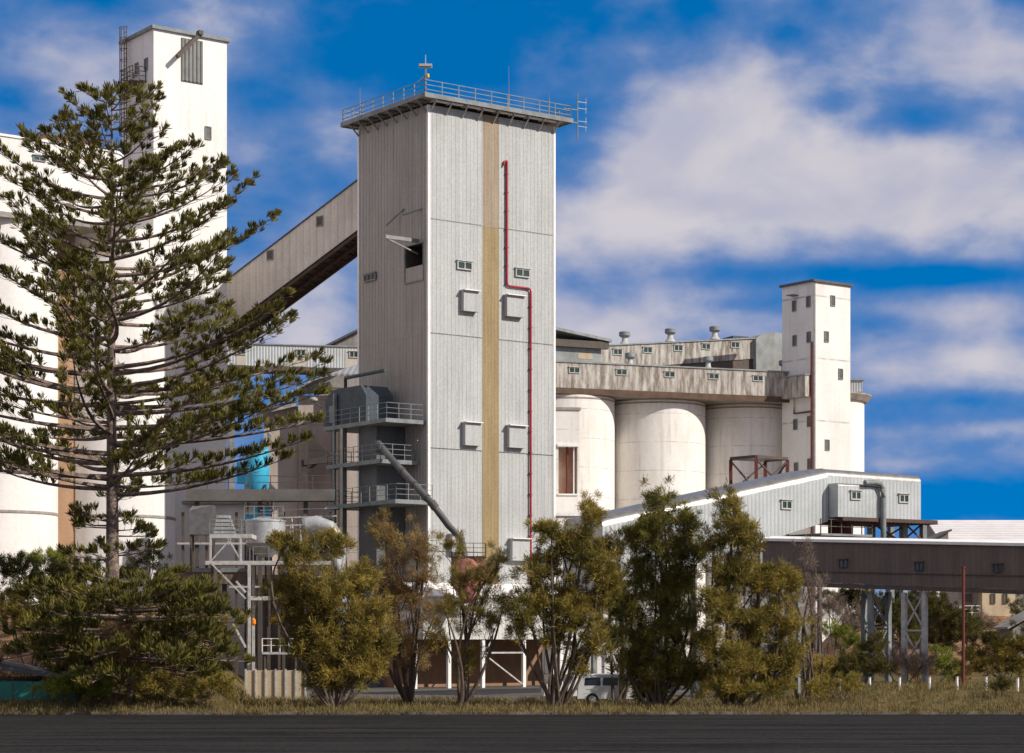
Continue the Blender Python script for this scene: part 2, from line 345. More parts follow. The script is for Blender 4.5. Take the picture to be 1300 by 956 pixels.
# ------------------------------------------------------------------ MAIN TOWER
A = R(36.1)
FM = Frame(544, 160, A); LM, WM = 11.7, 9.69
T = FM.root('grain_tower', 'tall pale grey corrugated grain tower with an ochre stripe, red pipe and railed flat roof', 'tower')
ZT = 43.35; ZB = 3.62
M_['lap'] = mat('dirty lap joint', (.24, .23, .215), (.36, .35, .335), .8, ns=(3, 3, 3))
seamsF = [FM.front(544, y)[1] for y in (278, 423, 569, 700)]
s0, s1 = FM.front(612, 300)[0], FM.front(633, 300)[0]
zs = [ZB]+sorted(seamsF)+[ZT]
w = MB()
for i, (a, b) in enumerate(zip(zs, zs[1:])):
    y = -.012*(i+1)
    for (x0, x1) in ((.1, s0), (s1, LM-.1)): corr(w, x0, x1, a, b+.1 if b < ZT else b, y, .34, .016)
w.box(0.05, LM-.05, .02, .12, ZB, ZT)
for z_ in seamsF:
    for (x0, x1) in ((.12, s0-.02), (s1+.02, LM-.12)): MB().box(x0, x1, -.094, -.02, z_+.05, z_+.085).build('lap_joint', 'lap', T)
fw = w.build('wall', 'sheet', T); fw['label'] = 'sunlit pale grey corrugated front wall'
for nm, mt, za, zb in (('stripe_panel', 'ochre', ZB+1, FM.front(622, 289)[1]), ('stripe_panel', 'tan_sheet', FM.front(622, 289)[1]+.01, ZT)):
    o = corr(MB(), s0+.01, s1-.01, za, zb, -.05, .30, .012).build(nm, mt, T); o['label'] = 'ochre vertical stripe' if mt == 'ochre' else 'brown upper end of the vertical stripe'
w = MB(); zs2 = [ZB]+sorted(FM.side(542, y)[1] for y in (281, 424, 570))+[ZT]
DO = [FM.side(515, 330)[0], FM.side(538, 330)[0]]; DZ = [FM.side(527, 357)[1], FM.side(527, 311)[1]]
for i, (a, b) in enumerate(zip(zs2, zs2[1:])):
    y = -.012*(i+1)
    for (q0, q1) in ((.1, DO[1-1] if DO[0] < DO[1] else DO[1]),): pass
    lo, hi = min(DO), max(DO)
    for (c0, c1, e0, e1) in ((.1, lo, a, b), (hi, WM-.1, a, b), (lo, hi, a, min(b, DZ[0])), (lo, hi, max(a, DZ[1]), b)):
        if e1 > e0 and c1 > c0: corr(w, c0, c1, e0, e1, y, .42, .028, 'y', -1)
    w.box(-.045, -.012, .1, lo-.02, b-.06, b-.02) if b < ZT else None
lw = w.build('wall', 'sheet_shaded', T); lw['label'] = 'corrugated side wall coloured darker for shade, with the hoist doorway'
w = MB(); w.box(.05, .12, .12, lo, ZB, ZT); w.box(.05, .12, hi, WM, ZB, ZT); w.box(.05, .12, lo, hi, ZB, DZ[0]); w.box(.05, .12, lo, hi, DZ[1], ZT)
w.box(.12, 2.2, lo-.1, lo-.02, DZ[0]-.3, DZ[1]+.3); w.box(.12, 2.2, hi+.02, hi+.1, DZ[0]-.3, DZ[1]+.3); w.box(2.2, 2.3, lo-.1, hi+.1, DZ[0]-.3, DZ[1]+.3); w.box(.12, 2.2, lo, hi, DZ[0]-.3, DZ[0]-.1); w.box(.12, 2.2, lo, hi, DZ[1]+.1, DZ[1]+.3)
w.build('inner_wall', 'dark_steel', T)
w = MB(); corr(w, .1, WM, ZB, ZT, LM, .42, .04, 'y', 1); corr(w, .1, LM-.1, ZB, ZT, WM, .42, .04, 'x', 1); w.box(LM-.12, LM-.05, .12, WM-.1, ZB, ZT); w.box(.2, LM-.2, WM-.1, WM-.02, ZB, ZT)
w.build('wall', 'sheet_shaded', T)
for (x, y) in ((0, 0), (LM, 0), (0, WM), (LM, WM)):
    MB().box(x-.1, x+.1, y-.1, y+.1, ZB, ZT-.01).build('corner_trim', 'white_trim', T)
# doorway frame, folding door, hoist beam
f = MB(); f.box(-.10, .1, lo-.08, lo, DZ[0], DZ[1]); f.box(-.10, .1, hi, hi+.08, DZ[0], DZ[1]); f.box(-.12, .1, lo-.08, hi+.08, DZ[1], DZ[1]+.1); f.box(-.12, .1, lo-.08, hi+.08, DZ[0]-.1, DZ[0])
o = f.build('doorway', 'grey_steel', T)
MB().box(-.04, .0, lo+.02, hi-.02, DZ[0]+.02, DZ[0]+1.1).build('gate', 'sheet_shaded', o)
bz = FM.side(527, 309)[1]
f = MB(); f.box(-3.0, -.12, lo+.5, lo+.7, bz-.05, bz+.22); f.bar((-2.8, lo+.6, bz-.05), (-.1, lo+.6, bz-.9), .1); f.build('hoist_beam', 'galv_plain', T)
for (xa, ya, xb, yb) in ((503, 288, 514, 265), (524, 275, 537, 265), (543, 560, 525, 595)):
    a = FM.side(xb, yb); b = FM.side(xa, ya); MB().bar((-.06, a[0], a[1]), (-.9, b[0], b[1]), .09).build('davit_arm', 'grey_steel', T)
# windows
for (xa, xb, ya, yb) in ((579, 598, 331, 344), (653, 671, 340.5, 353.5)):
    x0, z1 = FM.front(xa, ya); x1, z0 = FM.front(xb, yb); window_f(T, x0, x1, z0, z1, -.10, frame='pale_steel')
y0, z1 = FM.side(479, 346); y1, z0 = FM.side(464, 359)
window_f(T, y0, y1, z0, z1, -.10, axis='y', n=3, pane='dark_steel', label='louvred opening in the shaded side wall')
# vent boxes on the front
for (xa, xb, ya, yb) in ((590, 609, 368, 396), (645, 667, 374, 403), (592, 612, 536, 566), (648, 669, 540, 569), (575, 590, 678, 702), (652, 674, 684, 712)):
    x0, z1 = FM.front(xa, ya, -.6); x1, z0 = FM.front(xb, yb, -.6)
    o = MB().box(x0, x1, -.48, -.06, z0, z1).build('vent_box', 'sheet', T)
    MB().box(x0-.08, x1+.06, -.72, -.06, z1+.003, z1+.07).build('hood', 'white_trim', o)
# red pipe
pp = [FM.front(x, y, -.2) for x, y in ((642, 204), (645, 363), (671.5, 365), (676, 706))]
xa = (pp[0][0]+pp[1][0])/2; xb = (pp[2][0]+pp[3][0])/2; zz = pp[1][1]
f = MB(); f.tube([(xa-.3, -.2, pp[0][1]-.4), (xa-.25, -.2, pp[0][1]-.1), (xa, -.2, pp[0][1])], .09); f.tube([(xa, -.2, pp[0][1]), (xa, -.2, zz+.25), (xa+.07, -.2, zz+.06), (xa+.25, -.2, zz), (xb-.25, -.2, zz), (xb-.07, -.2, zz-.06), (xb, -.2, zz-.25), (xb, -.2, 7.2)], .085, 10)
p = f.build('pipe', 'red', T, True); p['label'] = 'red pipe that steps sideways halfway down the front'
f = MB()
for k in range(14):
    z = pp[0][1]-1-k*1.4
    if z > zz: MB().box(xa-.13, xa+.13, -.24, -.04, z-.04, z+.04).build('bracket', 'redbrown', p)
for k in range(14):
    z = zz-1.4-k*1.6
    if z > 8: MB().box(xb-.13, xb+.13, -.24, -.04, z-.04, z+.04).build('bracket', 'redbrown', p)
# roof with overhang, brackets, railing
OV = 1.0
r = MB(); r.box(-OV, LM+OV, -OV, WM+OV, ZT+.32, ZT+.50); rf = r.build('roof', 'concrete', T)
f = MB(); f.box(-OV-.06, LM+OV+.06, -OV-.1, -OV-.003, ZT+.24, ZT+.58); f.box(-OV-.1, -OV-.003, -OV, WM+OV, ZT+.24, ZT+.58); f.box(LM+OV+.003, LM+OV+.1, -OV, WM+OV, ZT+.24, ZT+.58); f.box(-OV, LM+OV, WM+OV+.003, WM+OV+.1, ZT+.24, ZT+.58)
f.build('fascia', 'grey_steel', rf)
for i in range(9):
    x = .1+i*(LM-.2)/8; f = MB(); f.bar((x, -.1, ZT-.55), (x, -OV+.1, ZT+.2), .09); f.box(x-.06, x+.06, -OV+.02, -.1, ZT+.14, ZT+.3); f.build('roof_bracket', 'pale_steel', rf)
for i in range(8):
    y = .1+i*(WM-.2)/7; f = MB(); f.bar((-.1, y, ZT-.55), (-OV+.1, y, ZT+.2), .09); f.box(-OV+.02, -.1, y-.06, y+.06, ZT+.14, ZT+.3); f.build('roof_bracket', 'grey_steel', rf)
f = MB()
for i in range(4): f.box(.3+i*2.9, 2.7+i*2.9, -OV+.25, -OV+.55, ZT+.16, ZT+.27)
f.build('soffit_batten', 'white_trim', rf)
f = MB(); e = OV-.08; railing(f, [(-e, WM+e, ZT+.5), (-e, -e, ZT+.5), (LM+e, -e, ZT+.5), (LM+e, WM+e, ZT+.5), (-e, WM+e, ZT+.5)], 1.05, 3, 1.5, .03); f.build('railing', 'grey_steel', T)
# base: flared canopy, posts, recessed wall
cx0, cz1 = FM.front(523, 757, -2.6); cx1, cz0 = FM.front(735, 813, -2.6); cx0 = -2.2
CB = 3.6; CT = 6.7
f = MB(); corr(f, cx0, cx1, CB, CT, -2.6, .34, .018); corr(f, -2.6, WM, CB, CT, cx0, .3, .04, 'y', -1); M_['sheet_light'] = mat('chalky white sheet', (.62, .61, .58), (.50, .49, .46), .6, ns=(2, 2, .3), streak=((.32, .29, .25), .4))
f.box(cx0+.03, cx1, -2.58, -2.5, CB, CT); f.box(cx0+.02, cx0+.1, -2.4, WM, CB, CT); f.box(cx1-.1, cx1, -2.5, WM, CB, CT)
o = f.build('canopy', 'sheet_light', T); o['label'] = 'pale ribbed skirt canopy round the foot of the tower'
f = MB(); f.loft([[(cx0-.1, -2.7, CT+.003), (cx1+.1, -2.7, CT+.003), (cx1+.1, .0, CT+1.0), (cx0-.1, .0, CT+1.0)], [(cx0-.1, -2.7, CT+.12), (cx1+.1, -2.7, CT+.12), (cx1+.1, .0, CT+1.12), (cx0-.1, .0, CT+1.12)]])
f.box(cx0-.1, -.13, .03, WM, CT+.9, CT+1.0); f.build('canopy_roof', 'white_trim', o)
f = MB(); f.box(cx0+.2, cx1-.2, 1.8, 2.0, .01, CB+.4); f.box(cx0+.2, cx0+.4, 2.0, WM, .01, CB); f.box(cx0+.1, cx1-.1, -2.5, 1.8, CB+.1, CB+.3)
f.build('recessed_wall', mat('brown brick infill', (.30, .17, .10), (.22, .13, .08), .9, ns=(.8, .8, .5)), T)
for px in (527, 570, 613, 665, 712):
    x = FM.front(px, 830, -2.4)[0]
    MB().box(x-.13, x+.13, -2.5, -2.24, 0, CB-.01).build('post', 'white_trim', T)
xa = FM.front(613, 830, -2.4)[0]; xb = FM.front(665, 830, -2.4)[0]
f = MB(); f.bar((xa, -2.4, 2.6), (xb, -2.4, 2.6), .12); f.bar((xa+.1, -2.4, 2.5), (xb-.1, -2.4, .2), .1); f.bar((xa, -2.4, 2.6), (xa+.8, -2.4, 3.5), .12); f.build('brace', 'pale_steel', T)
# roof-top kit (each its own thing)
zr = ZT+.5
def world(fr, x, y, z): p = fr.o+fr.x*x+fr.y*y; return (p.x, p.y, z)
t = thing('beacon_mast', 'short roof mast with floodlights and a yellow lamp at the near roof corner', 'lamp mast', world(FM, -.8, -.8, zr))
MB().tube([(0, 0, 0), (0, 0, 2.0)], .07).build('pole', 'grey_steel', t)
f = MB(); f.box(-.5, .5, -.08, .08, 1.95, 2.05); f.box(-.48, .48, -.16, .16, 2.05, 2.22); f.tube([(0, 0, 2.1), (0, 0, 2.9)], .03); f.build('lamp_head', 'pale_steel', t)
MB().lathe([(.06, 1.2), (.1, 1.25), (.1, 1.45), (.04, 1.52)], (.18, 0), 12).build('beacon', 'yellow', t)
MB().bar((0, 0, 1.4), (-.6, .1, .9), .08).build('strut', 'grey_steel', t)
def whip(px, ytop, lab, ly=1.0):
    x, zt = FM.front(px, ytop, ly); t = thing('whip_antenna', lab, 'antenna', world(FM, x, ly, zr))
    MB().tube([(0, 0, 0), (0, 0, 1.6)], .06, 6).build('mast', 'grey_steel', t); MB().tube([(0, 0, 1.6), (0, 0, zt-zr)], .03, 6, .012).build('rod', 'grey_steel', t)
whip(646, 84, 'tallest thin whip antenna standing near the middle of the tower roof'); whip(697, 120, 'short whip antenna at the right end of the tower roof', .3)
x, _ = FM.side(457, 128, -1.2); whip_p = world(FM, -1.2, x, zr); t = thing('whip_antenna', 'short whip antenna at the far left end of the tower roof', 'antenna', whip_p)
MB().tube([(0, 0, 0), (0, 0, .9)], .05, 6).build('mast', 'grey_steel', t); MB().tube([(0, 0, .9), (0, 0, 2.2)], .03, 6, .015).build('rod', 'grey_steel', t)
t = thing('aerial_array', 'branched aerial on a side arm beyond the right roof corner', 'antenna', world(FM, LM+OV, -.6, zr), A)
MB().bar((-.5, 0, .9), (.85, 0, .95), .07).build('arm', 'grey_steel', t); MB().bar((-.5, 0, -.1), (.85, 0, -.05), .07).build('arm', 'grey_steel', t)
MB().tube([(.85, 0, -1.4), (.85, 0, 2.2)], .05, 6).build('mast', 'grey_steel', t)
f = MB()
for z in (-.3, .1, 1.1, 1.6):
    f.bar((.85, 0, z), (1.7, -.1, z), .04); f.bar((1.6, -.1, z-.35), (1.6, -.1, z+.35), .03)
f.build('element', 'pale_steel', t)

# ------------------------------------------------------------------ stair tower against the shaded side wall
ST = FM.root('stair_tower', 'grey steel and concrete stair tower with three railed platforms against the shaded side wall', 'stair tower')
f = MB()
sy0 = FM.side(497, 600, -.4)[0]
def onY(px, py, lx): return FM.side(px, py, lx)      # returns (ly, z)
SHX = -2.6
a = onY(478, 600, SHX)[0]; b = onY(456, 600, SHX)[0]
f.box(SHX, -.12, min(a, b), max(a, b), .0, onY(475, 533, SHX)[1]); f.build('shaft', mat('dark grey shaft', (.13, .135, .135), (.09, .095, .095), .8, ns=(.8, .8, .3)), ST)
PL = []
for (ya, xl, xr) in ((531, 420, 500), (583, 424, 492), (634, 424, 512)):
    y0, z = onY(xr, ya, -2.9); y1, _ = onY(xl, ya, -2.9)
    f = MB(); f.box(-3.6, -.15, y0, y1, z-.3, z); o = f.build('platform', 'grey_steel', ST)
    f = MB(); railing(f, [(-.3, y0+.05, z), (-3.5, y0+.05, z), (-3.5, y1-.05, z), (-.3, y1-.05, z)], 1.15, 3, 1.2, .022); f.build('railing', 'grey_steel', o)
    PL.append((y0, y1, z))
for px, wd, mt in ((425, .22, 'grey_steel'), (436, .38, 'galv_plain')):
    y, z = onY(px, 500, -3.4); f = MB(); f.box(-3.4-wd/2, -3.4+wd/2, y-wd/2, y+wd/2, 0, onY(px, 500, -3.4)[1] if px < 430 else onY(px, 538, -3.4)[1]-.3); f.build('post', mt, ST)
# hopper on the top platform: chamfered slate box
y0, zt = onY(482, 489, -2.0); y1, _ = onY(430, 489, -2.0); zb = PL[0][2]+.01
t = thing('dust_hood', 'slate blue chamfered steel housing on the top platform of the stair tower', 'housing', (FM.o.x, FM.o.y, 0), A)
c = .8
MB().loft([[(-3.2+d, y0, zb), (-3.2+d, y1, zb), (-3.2+d, y1, zt-c), (-3.2+d, y1-c, zt), (-3.2+d, y0+c, zt), (-3.2+d, y0, zt-c)] for d in (0, 2.4)]).build('housing', 'slate_steel', t)
MB().tube([(-2.0, y1-1.0, zt-.02), (-2.0, y1-1.0, zt+1.0), (-2, y0-.8, zt+1.05)], .14, 8).build('duct', 'slate_steel', t)
MB().box(-3.24, -3.205, y1-1.6, y1-.6, zb+.3, zb+1.6).build('hatch', 'grey_steel', t)
# curved shading sheets: long duct down to pink hopper
t = thing('discharge_duct', 'thick grey duct sloping down across the tower corner to the pink hopper', 'duct')
pts = [world(FM, -2.4, FM.side(487, 560, -2.4)[0], FM.side(487, 562, -2.4)[1])]
P1 = W3(505, 592, 157); P2 = W3(549, 640, 155); P3 = W3(586, 684, 156); P4 = W3(590, 706, 156)
pts = [W3(478, 560, 160), P1, W3(528, 617, 156), P2, W3(570, 668, 155.5), P3, P4]
M_['duct'] = mat('dark grey duct', (.10, .10, .10), (.07, .07, .07), .5)
MB().tube(pts, .25, 12).build('pipe', 'duct', t, True)
f = MB()
for a, b in ((P1, P2),):
    for k in (.1, .45, .8): q = a+(b-a)*k; q2 = q+(b-a).normalized()*.18; f.tube([q, q2], .31, 12)
f.tube([W3(547, 637, 155), W3(553, 645, 155)], .31, 12); f.build('flange', 'dark_steel', t)
t = thing('pink_hopper', 'faded pink tapered hopper under the grey duct at the foot of the tower', 'hopper')
c = W3(594, 725, 156.3); 
f = MB(); h = W3(0, 708, 156.3).z; l = W3(0, 745, 156.3).z
f.lathe([(.4, l-1.2), (1.15, l+.1), (1.2, h-.02), (1.2, h)], (c.x, c.y), 20); f.build('body', 'pink', t, True)
for k in range(4): an = PI/4+k*PI/2; MB().bar((c.x+1.1*math.cos(an), c.y+1.1*math.sin(an), 6.8), (c.x+1.1*math.cos(an), c.y+1.1*math.sin(an), l+.4), .14).build('leg', 'grey_steel', t)
f = MB(); railing(f, [(c.x-1.3, c.y-1.2, h), (c.x+1.3, c.y-1.2, h), (c.x+1.3, c.y+.6, h)], 1.0, 3, .9, .025); f.box(c.x-1.35, c.x+1.35, c.y-1.25, c.y+.7, h+.003, h+.08); f.build('railing', 'dark_steel', t)

# ------------------------------------------------------------------ INCLINED GALLERY (main tower -> left tower)
GY = 169.5; TH = R(37)
def gp(px, py): # a point on the gallery's near face, which recedes to the left at TH
    d = Vector(((px-CX)/F, 1)); o_ = Vector((W3(457, 0, 171).x, 171)); n_ = Vector((-math.sin(TH), -math.cos(TH))); k = o_.dot(n_)/d.dot(n_); return Vector((d.x*k, k, EYE+(HY-py)/F*k))
t = thing('conveyor_gallery', 'long steep beige conveyor gallery climbing to the big grey tower with dark ribbed underside', 'conveyor gallery')
a0 = gp(480, 209); a1 = gp(480, 272); b0 = gp(272, 368); b1 = gp(272, 428)
dep = Vector((math.sin(TH), math.cos(TH), 0))*2.9
# underside visible: depth goes back; bottom back edge measured 36px lower in the picture
def ring(tp, bt): return [tp, bt, bt+dep*1.0, tp+dep*1.0]
under = Vector((0, 0, 0))
f = MB()
f.loft([ring(a0, a1), ring(b0, b1)]); 
body = f.build('body', 'gallery_beige', t)
f = MB()
n = 22
dn = Vector((0, 0, -1))
for i in range(n+1):
    k = i/n; p = a1+(b1-a1)*k
    f.bar(p+dn*.12+Vector((0, .1, 0)), p+dep+dn*.12, .12, .2)
for off in (.05, .5, .95): f.bar(a1+dep*off+dn*.24, b1+dep*off+dn*.24, .14, .24)
for i in range(0, n, 2):
    k0, k1 = i/n, (i+2)/n; f.bar(a1+(b1-a1)*k0+dn*.15, a1+(b1-a1)*k1+dep+dn*.15, .09)
f.build('underframe', mat('brown gallery underframe', (.10, .065, .045), (.07, .05, .035), .8), t)
MB().loft([[a1+dn*.02, a1+dep+dn*.02, a1+dep+dn*.05, a1+dn*.05], [b1+dn*.02, b1+dep+dn*.02, b1+dep+dn*.05, b1+dn*.05]]).build('floor', mat('brown gallery floor', (.13, .09, .065), (.09, .065, .05), .8), t)
f = MB(); f.loft([[a0+Vector((0, -.12, .003)), a0+dep+Vector((0, .12, .003)), a0+dep+Vector((0, .12, .1)), a0+Vector((0, -.12, .1))], [b0+Vector((0, -.12, .003)), b0+dep+Vector((0, .12, .003)), b0+dep+Vector((0, .12, .1)), b0+Vector((0, -.12, .1))]]); f.build('roof', 'roof_dark', t)
for px, py in ((406, 281), (343, 324)):
    c = gp(px, py); e_ = Vector((math.cos(TH), -math.sin(TH), 0))*.36; n_ = Vector((-math.sin(TH), -math.cos(TH), 0)); zv = Vector((0, 0, .42))
    f = MB(); f.loft([[c-e_-zv+n_*k, c+e_-zv+n_*k, c+e_+zv+n_*k, c-e_+zv+n_*k] for k in (-.05, .07)])
    o = f.build('louvre', 'grey_steel', t); e_ *= .75; zv *= .75; MB().loft([[c-e_-zv+n_*k, c+e_-zv+n_*k, c+e_+zv+n_*k, c-e_+zv+n_*k] for k in (.0, .08)]).build('slats', 'dark_steel', o)

# ------------------------------------------------------------------ LEFT TOWER
FL = Frame(195, 176, A); LL = FL.front(288, 300)[0]; WL = FL.side(155, 100)[0]; ZL = FL.front(195, 36.5)[1]
T = FL.root('elevator_tower', 'tall white concrete elevator tower with a ribbed door panel near its top, at the left', 'tower')
MB().box(0, LL, 0, WL, 0, ZL).build('wall', 'white', T)
MB().box(-.22, LL+.22, -.22, WL+.22, ZL+.002, ZL+.28).build('roof', 'grey_steel', T)
x0, z1 = FL.front(231, 49); x1, z0 = FL.front(256, 106)
f = MB(); f.box(x0-.08, x1+.08, -.05, -.002, z0-.1, z1+.06); o = f.build('door_panel', 'dark_steel', T); corr(MB(), x0, x1, z0, z1, -.06, .36, .09).build('sheet', mat('grey ribbed door sheet', (.20, .20, .19), (.14, .14, .135), .6), o)
xh, zh = FL.front(252, 44)
xg, zg = FL.front(225, 72, -.9); f = MB(); f.bar((xh, -.15, zh), (xg, -.9, zg), .3, .3); f.box(xh-.2, xh+.2, -.5, -.01, zh-.1, zh+.25); f.build('hoist_beam', 'dark_steel', T)
for (xa, xb, ya, yb) in ((260, 268, 160, 178), (218, 226, 207, 217), (261, 268, 209, 229)):
    x0, z1 = FL.front(xa, ya); x1, z0 = FL.front(xb, yb); window_f(T, x0, x1, z0, z1, 0, n=1, hood=False, pane='dim_glass')
for (xa, xb, ya, yb) in ((188, 184, 73, 91), (176, 172, 79, 97)):
    y0, z1 = FL.side(xa, ya); y1, z0 = FL.side(xb, yb); window_f(T, y0, y1, z0, z1, 0, n=1, axis='y', hood=False, pane='dim_glass')
# caged ladder and balconies
t = FL.root('caged_ladder', 'dark caged ladder with small balconies on the shaded side of the left tower', 'ladder')
ly, zt = FL.side(164, 36); zb = FL.side(167, 195)[1]
f = MB(); 
for d in (-.22, .22): f.bar((-.35, ly+d, zb), (-.35, ly+d, ZL+1.2), .06)
z = zb
while z < ZL+1: f.bar((-.35, ly-.22, z), (-.35, ly+.22, z), .035); z += .35
f.build('ladder', 'dark_steel', t)
f = MB(); z = zb+1.5
while z < ZL+1.2:
    pts = [(-.35-.5*math.sin(k*PI/6), ly-.38*math.cos(k*PI/6), z) for k in range(7)]; f.tube(pts, .03, 5, cap=False); z += .9
for k in (1, 2, 3, 4, 5): f.bar((-.35-.5*math.sin(k*PI/6), ly-.38*math.cos(k*PI/6), zb+1.5), (-.35-.5*math.sin(k*PI/6), ly-.38*math.cos(k*PI/6), ZL+1), .035)
f.build('cage', 'dark_steel', t)
for (ya, yb_) in ((104, 174), (164, 174)):
    y0 = FL.side(175 if ya < 120 else 179, ya, -.8)[0]; y1 = FL.side(160, ya, -.8)[0]; z = FL.side(168, ya, -.8)[1]
    f = MB(); f.box(-1.3, -.02, min(y0, y1), max(y0, y1), z-.1, z); f.bar((-1.2, (y0+y1)/2, z-.1), (-.05, (y0+y1)/2, z-1.2), .1)
    o = f.build('balcony', 'dark_steel', t); f = MB(); railing(f, [(-.1, y0, z), (-1.25, y0, z), (-1.25, y1, z), (-.1, y1, z)], 1.1, 3, .6, .03); f.build('railing', 'dark_steel', o)

# ------------------------------------------------------------------ LEFT SILOS
RS = 4.45; SP = 10.1
FS = Frame(151, 172, A); ZS = EYE+(HY-290)/F*168
labs = ['white silo nearest the left tower, behind the big pine', 'white silo at the left edge behind the pine, left of the tan strip', 'white silo just outside the left edge, past the second silo']
for k in range(3):
    t = thing('concrete_silo', labs[k], 'silo', world(FS, -k*SP, 0, 0), A, 'white silos on the left')
    MB().lathe([(RS, 0), (RS, ZS)], n=72).build('barrel', 'white', t, True)
    f = MB(); f.lathe([(RS+.01, 13.1), (RS+.05, 13.15), (RS+.05, 13.3), (RS+.01, 13.35)], n=72, cap=False); f.build('ring', 'concrete', t, True)
t = FS.root('infill_wall', 'tan washed wall strip between the two left silos', 'wall')
for k in range(3): MB().box(-k*SP-SP/2-1.7, -k*SP-SP/2+1.7, -1.15, .5, 0, ZS-.3).build('panel', 'brownwash', t)
t = FS.root('head_house', 'long white head house with rounded end along the tops of the left silos', 'building')
hx, ZH = FS.front(168, 198, -RS)
def round_end(x0, x1, y0, y1, r, n=10):
    pts = [(x0, y0), (x1-r, y0)]+[(x1-r+r*math.sin(i*PI/2/n), y0+r-r*math.cos(i*PI/2/n)) for i in range(1, n+1)]+[(x1, y1), (x0, y1)]
    return pts
hx = FS.front(172, 230, -RS-.25)[0]-.3
MB().prism(round_end(-26, hx, -RS-.3, 3.5, 2.2), ZS-.02, ZH).build('wall', 'white', t, True)
MB().prism(round_end(-26, hx+.08, -RS-.4, 3.6, 2.25), ZH+.002, ZH+.18).build('roof', 'white_trim', t, True)
MB().prism(round_end(-26, hx+.02, -RS-.38, 3.4, 2.2), ZS-.42, ZS-.025).build('slab', 'concrete', t, True)
for (xa, xb, ya, yb) in ((42, 58, 197, 206),):
    x0, z1 = FS.front(xa, ya, -RS-.35); x1, z0 = FS.front(xb, yb, -RS-.35); window_f(t, x0, x1, z0, z1, -RS-.3)
x0, z1 = FS.front(55, 168, -1.5); x1, z0 = FS.front(126, 188, -1.5)
t = FS.root('roof_shed', 'low brown shed with a flat grey roof on top of the left silos', 'shed')
MB().box(x0, x1, -1.5, 2.5, ZH+.19, z1-.2).build('wall', 'brownwash', t); MB().box(x0-.3, x1+.3, -1.8, 2.8, z1-.195, z1).build('roof', 'roof_dark', t)

# ------------------------------------------------------------------ LEVEL GALLERY behind
FG = Frame(300, 232, R(12))
t = FG.root('link_gallery', 'level grey and cream link gallery with small windows left of the grey tower', 'conveyor gallery')
z1 = FG.front(380, 439)[1]; z0 = FG.front(380, 466)[1]; xe = FG.front(470, 450)[0]; xs0 = FG.front(262, 450)[0]
def X(px): return FG.front(px, 450)[0]
MB().box(xs0, xe, .0, 3, z0, z1).build('body', 'galv', t)
for a, b in ((372, 389), (438, 457), (300, 312)): MB().box(X(a), X(b), -.05, -.002, z0+.05, z1-.3).build('cream_panel', mat('cream sheet %d' % a, (.48, .44, .37), (.42, .38, .32), .7), t)
for px in (306, 382, 449): c = X(px); window_f(t, c-.5, c+.5, z1-1.15, z1-.45, -.06, frame='pale_steel')
MB().box(xs0, xe, -.2, 3.2, z0-.45, z0-.003).build('girder', 'dark_steel', t); MB().box(xs0, xe, -.15, 3.1, z1+.003, z1+.12).build('roof', 'asb_grey', t)
f = MB()
for px in (295,): c = X(px); f.box(c-.3, c+.3, .6, 1.2, 0, z0-.46); f.box(c-.3, c+.3, 2.0, 2.6, 0, z0-.46)
f.build('post', 'grey_steel', t)
# gable roof building behind it
t = thing('gable_shed', 'dark gabled roof peeping above the link gallery beside the grey tower', 'shed', (0, 0, 0))
p0 = W3(405, 444, 262); p1 = W3(462, 414, 262); 
f = MB(); f.loft([[(p0.x, y, 20), (p1.x, y, 20), (p1.x, y, p1.z-.3), (p0.x, y, p0.z-.3)] for y in (262, 275)]); f.build('wall', 'concrete', t)
f = MB(); f.loft([[(p0.x-.8, y, p0.z-.6), (p1.x+.1, y, p1.z-.28), (p1.x+.1, y, p1.z), (p0.x-.8, y, p0.z-.3)] for y in (261.4, 276)]); f.build('roof', 'roof_dark', t)

# ------------------------------------------------------------------ ANNEX BINS with swept roof
YA = 186
t = thing('storage_bins', 'block of shaded concrete bins under a swept curved metal roof left of the grey tower', 'storage bins')
f = MB()
for (xa, xb, ya, d) in ((335, 378, 516, 0), (378.5, 421, 502, -.8), (421.5, 470, 492, -1.6)):
    a = W3(xa, ya, YA+d); b = W3(xb, ya, YA+d); f.box(a.x, b.x, YA+d, YA+6, 0, a.z)
f.build('bin_wall', mat('brown grey concrete', (.58, .49, .43), (.48, .40, .35), .9, ns=(.5, .5, .3), streak=((.30, .24, .20), .4), grid=2.2), t)
prof = [(318, 522), (345, 510), (372, 495), (398, 481), (418, 475), (470, 474)]
rings = []
for px, py in prof:
    p = W3(px, py, YA-2.3); q = Vector((p.x+2.8, YA+6, p.z+2.2)); dz = Vector((0, 0, .15)); rings.append([p, q, q-dz, p-dz])
MB().loft(rings).build('roof', 'roof_grey', t, True)
f = MB(); a = W3(421, 512, YA-2.2)
for (xa, xb, y) in ((325, 375, 524), (375, 420, 500)):
    p = W3(xa, y, YA-1); q = W3(xb, y-12, YA-1); f.bar(p, q, .2, .5)
f.build('eaves_beam', 'pale_steel', t)
f = MB()
for px in (386, 432): p = W3(px, 560, YA-2.3); f.box(p.x-.25, p.x+.25, p.y-.25, p.y+.25, 0, W3(0, 545 if px < 400 else 500, YA-2).z)
f.bar(W3(386, 600, YA-2.3), W3(424, 572, YA-2.3), .2); f.bar(W3(392, 548, YA-2.3), W3(422, 578, YA-2.3), .25); f.bar(W3(386, 587, YA-2.4), W3(424, 583, YA-2.4), .5)
f.build('support_frame', 'dark_steel', t)
t = thing('floodlight', 'round floodlight on a short arm in front of the storage bins', 'lamp', W3(398, 508, YA-2.6))
MB().lathe([(.05, -.2), (.35, -.05), (.38, .1), (.15, .25)], n=14).build('lamp_head', 'pale_steel', t, True); MB().bar((0, 0, -.1), (.6, .9, -.5), .08).build('arm', 'dark_steel', t)

